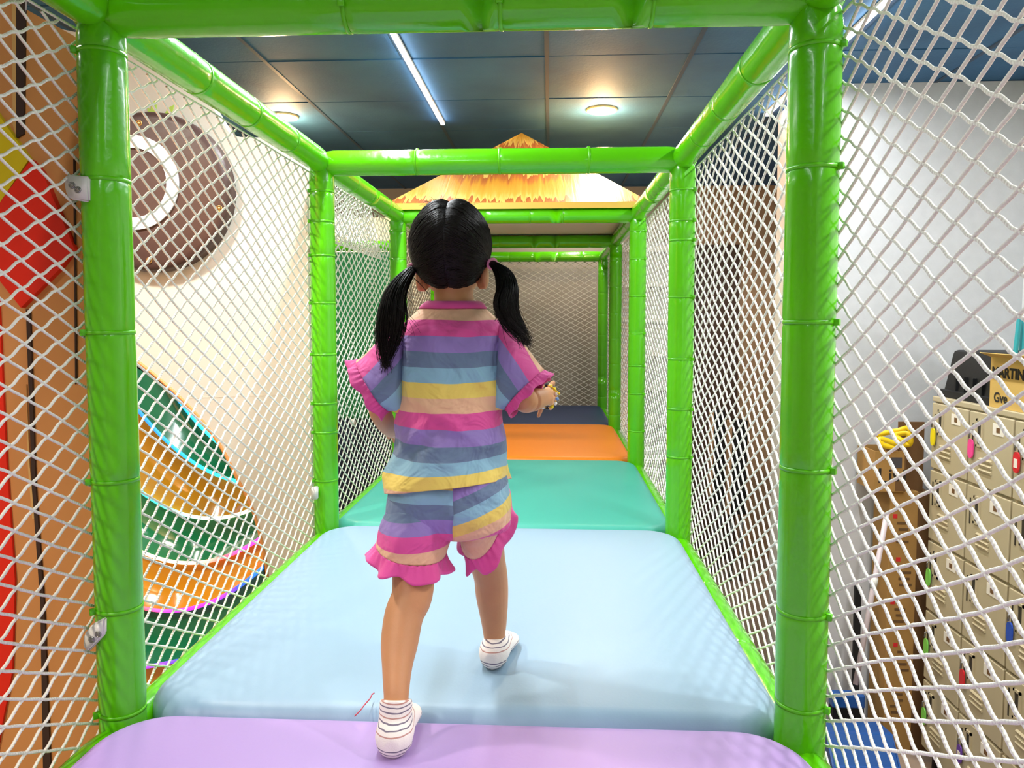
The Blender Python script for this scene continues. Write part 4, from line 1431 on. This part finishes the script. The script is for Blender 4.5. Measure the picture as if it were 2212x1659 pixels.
for v in bm.verts:
    if v.co.y > 1.38: continue
    for p_, q_, am in CR:
        ex_ = V((q_.x - p_.x, 0, q_.z - p_.z)); L_ = ex_.length; ex_ /= L_
        d_ = V((v.co.x - p_.x, 0, v.co.z - p_.z))
        al, ac = d_.dot(ex_) / L_, d_.x * ex_.z - d_.z * ex_.x
        if -0.15 < al < 1.15:
            win = math.sin(PI * (al + 0.15) / 1.3)
            v.co.y -= am * win * (math.exp(-(ac / 0.010) ** 2) - 0.7 * math.exp(-((ac - 0.018) / 0.014) ** 2))
for v in bm.verts:
    f = max(0.12, min(1, (2.02 - v.co.z) / 0.15))
    c0 = V((-0.17, 1.37, v.co.z))
    o_ = (v.co - c0); o_.z = 0
    if o_.length > 1e-4:
        o_.normalize()
        v[slay] += 0.030 * noise.noise(V((v.co.x * 9, v.co.y * 5, v.co.z * 7))) + 0.006 * noise.noise(v.co * 30)
        # soft folds: diagonal drapes from the waist
        n1 = noise.noise(V((v.co.x * 10 + v.co.z * 8, v.co.y * 8, v.co.z * 9)))
        n2 = noise.noise(V((v.co.x * 26 - v.co.z * 20, v.co.y * 20 + 7, v.co.z * 24)))
        n3 = abs(noise.noise(V((v.co.x * 7 + v.co.z * 11 + 3, 2.0, v.co.z * 5))))
        v.co += o_ * f * (0.013 * n1 + 0.006 * n2 + 0.010 * (0.25 - n3))


def sleeve(bm, s0, s1, flat):
    """s0, s1: (centre, up half vector, across half vector), seam and opening; stripe runs with the up vector."""
    N = 14
    rings, ups = [], []
    for i in range(N + 1):
        f = i / N
        e = f * f * (3 - 2 * f)
        g = min(1, f * 2.2); g = g * (2 - g)
        c = s0[0].lerp(s1[0], f); u_ = s0[1].lerp(s1[1], e) * (1 + 0.13 * math.sin(PI * f)); w = s0[2].lerp(s1[2], g)
        rings.append((c, u_, w))
    def val(i, t_):
        f = i / N
        lo, hi = 1.0 * (1 - f) + flat[1] * f, 0.03 * (1 - f) + flat[0] * f
        return hi + (lo - hi) * (1 - math.cos(t_)) / 2
    rs = loft(bm, rings, cap=False, n=56, vals=val, sq=0.95)
    for i, row in enumerate(rs):
        for v in row:
            o_ = (v.co - rings[i][0]).normalized()
            v.co += o_ * 0.004 * noise.noise(v.co * 22) * (i / N)


R0 = (K(1064, 805, 1.388), K(1072, 696, 1.388) - K(1064, 805, 1.388), V((-0.01, 0.034, 0)))
a1, a2 = K(1175, 800, 1.385), K(1092, 884, 1.36)
R1 = ((a1 + a2) / 2, (a1 - a2) / 2, V((0.006, 0.058, -0.004)))
L0 = (K(893, 805, 1.388), K(886, 696, 1.388) - K(893, 805, 1.388), V((0.01, 0.034, 0)))
b1, b2 = K(772, 776, 1.385), K(843, 886, 1.36)
L1 = ((b1 + b2) / 2, (b1 - b2) / 2, V((-0.006, 0.060, 0.004)))
sleeve(bm, R0, R1, (-0.04, 0.66))
sleeve(bm, L0, L1, (-0.04, 0.66))
shirt = obj('striped_top', bm, 'stripe', girl)
so = shirt.modifiers.new('cloth', 'SOLIDIFY'); so.thickness = 0.0018; so.offset = -1
shirt['label'] = 'loose short-sleeved top in pastel stripes'
# collar band and hem band
bm = bmesh.new()
loft(bm, [(K(978, 668, 1.407), V((W(72, 1.4), 0, 0)), V((0, 0.045, 0))), (K(979, 660, 1.409), V((W(66, 1.4), 0, 0)), V((0, 0.043, 0))), (K(980, 653, 1.411), V((W(57, 1.4), 0, 0)), V((0, 0.041, 0)))], cap=False, n=48)
o = obj('collar', bm, 'pink', shirt); so = o.modifiers.new('cloth', 'SOLIDIFY'); so.thickness = 0.003; so.offset = 1


def ruffle(name, ring, out, L, flare, waves, amp, parent, n=160, ph=0.0, m='pink', lfun=None):
    c, a, b = ring
    out = V(out).normalized()
    bm = bmesh.new()
    rows = []
    R_ = 7
    for j in range(R_ + 1):
        f = j / R_
        row = []
        for k in range(n):
            t_ = 2 * PI * k / n
            rad = V(a) * math.cos(t_) + V(b) * math.sin(t_)
            rn = rad.normalized()
            lw = L * (lfun(t_) if lfun else 1)
            w1 = math.sin(waves * t_ + ph + 0.8 * math.sin(3 * t_)) ; w2 = math.sin(waves * 1.7 * t_ + ph * 2)
            g = f ** 1.2
            row.append(bm.verts.new(c + rad + rn * (flare * g + amp * g * (w1 + 0.4 * w2)) + out * (lw * f + amp * 0.5 * g * math.cos(waves * t_ + ph)) + rn * 0.0016 * math.sin(waves * 5 * t_) * (1 - f)))
        rows.append(row)
    for r0_, r1_ in zip(rows, rows[1:]):
        for k in range(n):
            bm.faces.new((r0_[k], r0_[(k + 1) % n], r1_[(k + 1) % n], r1_[k]))
    o = obj(name, bm, m, parent)
    s_ = o.modifiers.new('cloth', 'SOLIDIFY'); s_.thickness = 0.0016
    return o


axR = R1[1].cross(R1[2]); axR = axR if axR.x > 0 else -axR
axL = L1[1].cross(L1[2]); axL = axL if axL.x < 0 else -axL
ruffle('sleeve_ruffle', R1, axR, 0.017, 0.004, 9, 0.0042, shirt, ph=0.6)
ruffle('sleeve_ruffle', L1, axL, 0.019, 0.006, 7, 0.0055, shirt, ph=2.0)

# shorts: a seat shell in two halves that meet at the centre seam, and two legs
bm = bmesh.new()
lay = bm.verts.layers.float.new('stripe')
fL = lambda py, t_: ((1165 - py - 8 * math.cos(t_)) / 30.5) / 6
fR = lambda py, sh: (1 + (py - 1033 + sh) / 26.5) / 6
SP = table([(840, 1093, 1022, 1.348, 0.094), (835, 1097, 1055, 1.345, 0.097), (829, 1103, 1085, 1.343, 0.096), (827, 1102, 1112, 1.342, 0.090), (833, 1096, 1136, 1.342, 0.080), (880, 1050, 1150, 1.343, 0.060)], 6)
for side in (0, 1):
    rows_ = []
    for l, r_, py, Y, d in SP:
        c = K((l + r_) / 2, py, Y); hx = W(r_ - l, Y) / 2
        row = []
        for k in range(49):
            t_ = (PI / 2 - 0.12 + (PI + 0.24) * k / 48) if side == 0 else (3 * PI / 2 + 0.12 + (PI - 0.24) * k / 48)
            ct, st = math.cos(t_), math.sin(t_)
            ct2 = math.copysign(abs(ct) ** 0.85, ct); st2 = math.copysign(abs(st) ** 0.85, st)
            cleft = 1 - 0.10 * math.exp(-(ct / 0.22) ** 2) * (1 if st < 0 else 0)
            v = bm.verts.new(c + V((hx * ct2 + 0.004, d * st2 * cleft, 0)))
            if side == 0: v[lay] = fL(py, -1.0 * (1 + ct) * 1.4 + 0.9)
            else: v[lay] = fR(py, 0.4 * (135 * ct2 - 17))
            row.append(v)
        rows_.append(row)
    for r0_, r1_ in zip(rows_, rows_[1:]):
        for k in range(48):
            bm.faces.new((r0_[k], r0_[k + 1], r1_[k + 1], r1_[k]))
SL = [(842, 984, 1085, 1.335, 0.080, 0.002, 0), (828, 986, 1112, 1.332, 0.082, 0.0, 0), (820, 984, 1137, 1.325, 0.080, -0.004, 0.0), (815, 974, 1160, 1.318, 0.074, -0.008, 0.004), (812, 965, 1184, 1.310, 0.068, -0.011, 0.008)]
SRt = [(985, 1092, 1068, 1.355, 0.080, 0.004, 0.008), (984, 1101, 1086, 1.362, 0.083, 0.008, 0.018), (986, 1101, 1100, 1.372, 0.080, 0.012, 0.030), (990, 1096, 1114, 1.382, 0.073, 0.016, 0.041), (994, 1088, 1126, 1.390, 0.066, 0.020, 0.050)]
for tab, side in ((SL, 0), (SRt, 1)):
    rows = table(tab, 6)
    rings = [(K((l + r_) / 2, py, Y), V((W(r_ - l, Y) / 2, 0, tx)), V((0, d, tz_))) for l, r_, py, Y, d, tx, tz_ in rows]
    if side == 0:
        loft(bm, rings, cap=False, n=64, vals=lambda i, t_: fL(rows[i][2], t_))
        SLr = rings[-1]
    else:
        loft(bm, rings, cap=False, n=64, vals=lambda i, t_: (4.4 + 1.5 * i / (len(rows) - 1) + 0.3 * math.cos(t_)) / 6)
        SRr = rings[-1]
for v in bm.verts:
    v.co += V((0.5, -0.6, 0)) * 0.005 * noise.noise(v.co * 24) * (1 if v.co.z < 1.80 else 0.3)
shorts = obj('striped_shorts', bm, 'stripe', girl)
shorts['label'] = 'pastel striped shorts with pink ruffles'
so = shorts.modifiers.new('cloth', 'SOLIDIFY'); so.thickness = 0.0018; so.offset = -1
ruffle('leg_ruffle', SLr, V((-0.12, -0.1, -1)), 0.024, 0.012, 6, 0.007, shorts, ph=0.9)
axr = SRr[1].cross(SRr[2]); axr = axr if axr.z < 0 else -axr
ruffle('leg_ruffle', SRr, axr, 0.026, 0.016, 6, 0.008, shorts, ph=2.4)


# hair
def strands(name, S, r0_, m, parent, sides=4, taper=True):
    S = np.asarray(S)                       # n strands, m points, 3
    n, mm, _ = S.shape
    T = np.gradient(S, axis=1); T /= np.linalg.norm(T, axis=2, keepdims=True) + 1e-9
    ref = np.array([0.31, 0.87, 0.38])
    A = np.cross(T, ref); A /= np.linalg.norm(A, axis=2, keepdims=True) + 1e-9
    B_ = np.cross(A, T)
    an = np.arange(sides) * 2 * PI / sides
    rad = r0_ * (np.linspace(1, 0.35, mm) if taper else np.ones(mm))
    ring = S[:, :, None, :] + rad[None, :, None, None] * (np.cos(an)[None, None, :, None] * A[:, :, None, :] + np.sin(an)[None, None, :, None] * B_[:, :, None, :])
    vs = ring.reshape(-1, 3)
    s_, i, j = np.meshgrid(np.arange(n), np.arange(mm - 1), np.arange(sides), indexing='ij')
    b0 = (s_ * mm + i) * sides; b1 = b0 + sides; j2 = (j + 1) % sides
    f = np.stack([b0 + j, b0 + j2, b1 + j2, b1 + j], -1).reshape(-1, 4)
    return raw(name, vs, f, m, parent)


HR = V((0.0765, 0.0885, 0.0845))
hc = HC + V((0, 0, 0.004))


def hair_surf(d):
    """d: unit direction in head space; rounded cap with a groove on the parting."""
    top = max(0, d.z)
    f = 1.0 + 0.05 * top * (1 - math.exp(-(d.x / 0.16) ** 2)) * math.exp(-(abs(d.x) - 0.3) ** 2 / 0.18) - 0.04 * math.exp(-(d.x / 0.06) ** 2) * (0.25 + 0.75 * top ** 2)
    f += 0.012 * noise.noise(d * 5)
    return hc + V((d.x * HR.x, d.y * HR.y, d.z * HR.z)) * f


bm = bmesh.new()
vsx = bmesh.ops.create_uvsphere(bm, u_segments=72, v_segments=48, radius=1)['verts']
rm = []
for v in vsx:
    d = v.co.normalized()
    low = -0.93 if d.y < -0.25 else (-0.93 + (d.y + 0.25) * 1.75)
    low = max(low, -0.42 + 0.0) if abs(d.x) > 0.72 and d.y > -0.35 else low
    if d.z < low - 0.02: rm.append(v)
    v.co = hair_surf(d)
bmesh.ops.delete(bm, geom=rm, context='VERTS')
hair = obj('hair_cap', bm, 'hair', girl)
so = hair.modifiers.new('thick', 'SOLIDIFY'); so.thickness = 0.004; so.offset = -1
TIE = {-1: K(894, 577, 1.40), 1: K(1061, 567, 1.40)}
rng = random.Random(5)
S = []
for sx in (-1, 1):
    td = TIE[sx] - hc
    td = V((td.x / HR.x, td.y / HR.y, td.z / HR.z)); td.normalize()
    for q in range(720):
        th = math.radians(rng.uniform(48, 252))
        d0 = V((sx * rng.uniform(0.005, 0.05), math.cos(th), math.sin(th))).normalized()
        if rng.random() < 0.35:      # hair from the hairline joins in too
            th = math.radians(rng.uniform(200, 262)); k_ = rng.uniform(0.05, 0.75)
            d0 = V((sx * k_, math.cos(th) * (1 - k_ * 0.3), max(-0.9, math.sin(th)))).normalized()
        om = max(1e-3, d0.angle(td))
        sag = rng.gauss(0, 0.05)
        line = []
        for i in range(14):
            u = i / 13
            d = (d0 * math.sin((1 - u) * om) + td * math.sin(u * om)) / math.sin(om)
            d = d + d0.cross(td) * sag * math.sin(PI * u)
            d.normalize()
            line.append(hair_surf(d) + (hair_surf(d) - hc).normalized() * (0.0006 + 0.0022 * rng.random() * math.sin(PI * u)))
        S.append(line)
strands('hair_strands', S, 0.0008, 'hair', hair, taper=False)
# fly-away hairs on the crown
S = []
for q in range(46):
    th = math.radians(rng.uniform(70, 170)); sx = rng.choice((-1, 1))
    d0 = V((sx * rng.uniform(0.0, 0.8), math.cos(th), abs(math.sin(th)) + 0.2)).normalized()
    p0 = hair_surf(d0); n_ = (p0 - hc).normalized()
    tg = V((sx * rng.uniform(0.2, 1), rng.uniform(-0.6, 0.6), rng.uniform(-0.5, 0.2)))
    S.append([p0 + tg * 0.02 * u + n_ * (0.006 * math.sin(PI * u * 0.8)) for u in np.linspace(0, 1, 8)])
strands('flyaway_hairs', S, 0.00035, 'hair', hair)

PT = {-1: [(895, 578, 1.395, 7), (883, 590, 1.375, 13), (866, 612, 1.352, 22), (852, 645, 1.335, 30), (847, 690, 1.325, 33), (838, 735, 1.322, 25), (832, 775, 1.322, 13), (836, 802, 1.322, 6)],
      1: [(1061, 568, 1.395, 7), (1074, 578, 1.375, 12), (1089, 596, 1.352, 20), (1096, 628, 1.335, 27), (1093, 662, 1.325, 30), (1106, 695, 1.322, 21), (1128, 725, 1.322, 12), (1143, 748, 1.322, 6)]}
for sx in (-1, 1):
    tab = table(PT[sx], 5)
    cen = [K(a_[0], a_[1], a_[2]) for a_ in tab]
    wid = [W(a_[3], a_[2]) for a_ in tab]
    bm = bmesh.new()
    fr = frames(cen)
    m_ = int(len(cen) * 0.72)
    loft(bm, [(p, s_ * w * 0.72, u_ * w * 0.6) for (p, s_, u_, t_), w in list(zip(fr, wid))[:m_]], n=20)
    pg = obj('pigtail', bm, 'hair', girl)
    S = []
    for q in range(330):
        an, rad = rng.uniform(0, 2 * PI), math.sqrt(rng.uniform(0.1, 1.0))
        stop = rng.uniform(0.72, 1.0); drift = V((rng.gauss(0, 0.006), rng.gauss(0, 0.005), rng.gauss(0, 0.004)))
        curl = rng.gauss(0, 0.5); line = []
        for i in range(20):
            u = i / 19 * stop
            x = u * (len(cen) - 1); i0 = min(int(x), len(cen) - 2); f = x - i0
            p = cen[i0].lerp(cen[i0 + 1], f); w = wid[i0] * (1 - f) + wid[i0 + 1] * f
            s_, u_ = fr[i0][1], fr[i0][2]
            a3 = an + curl * u
            line.append(p + (s_ * math.cos(a3) + u_ * math.sin(a3) * 0.85) * w * rad + drift * (u ** 3) + s_ * 0.005 * u * math.sin(u * 11 + an) + u_ * 0.003 * u * math.cos(u * 9 + an))
        S.append(line)
    strands('loose_strands', S, 0.0009, 'hair', pg)
    # a few stray locks
    S = []
    for q in range(16):
        u0 = rng.uniform(0.15, 0.6); i0 = int(u0 * (len(cen) - 1))
        p = cen[i0]; d = V((rng.uniform(0.2, 1.0) * (1 if sx < 0 else rng.uniform(-0.6, 1)), -0.1 * rng.random(), -1)).normalized()
        Lg = rng.uniform(0.04, 0.085); side_ = V((rng.uniform(-1, 1), rng.uniform(-0.5, 0.2), 0)) * 0.012
        S.append([p + d * Lg * u + side_ * math.sin(u * 2.6) + V((0, -wid[i0] * 0.8, 0)) for u in np.linspace(0, 1, 14)])
    strands('stray_locks', S, 0.0007, 'hair', pg)
    bm = bmesh.new()
    p, s_, u_, t_ = fr[2]
    torus(bm, cen[1], s_ * 0.0085, u_ * 0.0085, 0.0032, 24, 10)
    ob = obj('hair_tie', bm, 'hairtie', pg)

# bracelet
bc = K(1181.5, 857, 1.441)
bt_ = (K(1185, 857, 1.460) - K(1176, 858, 1.425)).normalized()
bs = bt_.cross(V((0, 0, 1))).normalized(); bu = bs.cross(bt_)
bm = bmesh.new(); torus(bm, bc, bs * 0.0195, bu * 0.0215, 0.0010, 36, 6)
br = obj('bracelet', bm, 'tape', girl)
bcol = ['fob_yellow', 'black', 'white', 'fob_yellow', 'bead_blue', 'bead_blue', 'white', 'white', 'iris', 'fob_yellow', 'white', 'bead_blue', 'white', 'fob_yellow']
M['bead_blue'] = mat('bead_blue', srgb(120, 160, 225), 0.2, 0.02)
for i, m_ in enumerate(bcol):
    an = 2 * PI * i / len(bcol) + 1.2
    bm = bmesh.new()
    ellipsoid(bm, bc + bs * 0.0205 * math.cos(an) + bu * 0.0225 * math.sin(an), (0.0036, 0.0036, 0.0036), 14, 10)
    obj('bead', bm, m_, br)
bm = bmesh.new(); e0 = bc + bu * 0.022; e1 = K(1207, 850, 1.42); tube(bm, spline([e0, e0.lerp(e1, 0.5) + V((0, 0, 0.004)), e1], 4), 0.0011, 8); ellipsoid(bm, e1, (0.0028,) * 3, 12, 8); obj('cord_end', bm, 'tape', br)

# ------------------------------------------------------------------ lights
def area(loc, size, power, col=(1, 1, 1), sy=None, rot=(0, 0, 0), spread=180):
    d = bpy.data.lights.new('strip_and_fill_light', 'AREA')
    d.energy = power; d.color = col
    d.shape = 'RECTANGLE' if sy else 'SQUARE'
    d.size = size
    if sy: d.size_y = sy
    d.spread = math.radians(spread)
    o = bpy.data.objects.new('strip_and_fill_light', d)
    COL.objects.link(o); o.location = loc; o.rotation_euler = rot
    return o


def spot(loc, power, col, ang=130, r=0.06):
    d = bpy.data.lights.new('downlight_and_fill', 'SPOT')
    d.energy = power; d.color = col; d.spot_size = math.radians(ang); d.spot_blend = 0.6; d.shadow_soft_size = r
    o = bpy.data.objects.new('downlight_and_fill', d)
    COL.objects.link(o); o.location = loc
    return o


for p_ in DL:
    spot((p_.x, p_.y, CEIL - 0.06), 55, (1, 0.84, 0.62))
    d_ = bpy.data.lights.new('lamp_glow', 'POINT'); d_.energy = 15; d_.color = (1, 0.62, 0.30); d_.shadow_soft_size = 0.05
    o_ = bpy.data.objects.new('lamp_glow', d_); COL.objects.link(o_); o_.location = (p_.x, p_.y, CEIL - 0.10)
spot((1.75, 5.4, CEIL - 0.04), 30, (1, 0.92, 0.80))  # added fill to brighten the far wood wall, no fixture there
spot((-1.55, 1.72, CEIL - 0.04), 120, (1, 0.90, 0.76))  # unseen lamp added to light the cream panel
spot((-1.6, -0.3, CEIL - 0.04), 125, (1, 0.88, 0.72))  # added out of view for the tan panel
spot((0.5, -1.4, CEIL - 0.04), 22, (1, 0.88, 0.72))  # weak extra fill added behind the camera
spot((1.5, 1.0, CEIL - 0.04), 95, (1, 0.95, 0.88))  # added to brighten the lockers, near nets and side wall
area((pL.x, 2.4, CEIL - 0.04), 0.04, 36, (0.93, 0.97, 1), 1.9)
area((pR.x, 2.5, CEIL - 0.04), 0.04, 40, (0.95, 0.98, 1), 2.8)
area((pL.x, -0.8, CEIL - 0.04), 0.04, 12, (0.95, 0.98, 1), 2.4)  # added fill behind the camera, no strip modelled here
area((pR.x, -0.8, CEIL - 0.04), 0.04, 16, (0.95, 0.98, 1), 2.4)  # matching added fill on the locker side, also out of view
area((-2.6, 2.6, CEIL - 0.04), 0.05, 26, (1, 0.95, 0.88), 3.0)  # unseen lamp added over the room beyond the cream panel
area((0.2, 5.9, CEIL - 0.04), 0.05, 9, (1, 0.92, 0.82), 0.8)  # small fill added above the far end of the corridor

w = bpy.data.worlds.new('room_air')
SC.world = w
w.use_nodes = True
w.node_tree.nodes['Background'].inputs[0].default_value = (0.9, 0.95, 1, 1)
w.node_tree.nodes['Background'].inputs[1].default_value = 0.2
SC.view_settings.view_transform = 'Standard'
SC.view_settings.look = 'None'
SC.view_settings.exposure = 0.3
SC.view_settings.gamma = 1.0
SC.cycles.max_bounces = 6
SC.cycles.diffuse_bounces = 3
SC.cycles.glossy_bounces = 3
SC.cycles.use_adaptive_sampling = True
SC.cycles.adaptive_threshold = 0.04
SC.cycles.use_denoising = True
bpy.context.view_layer.update()
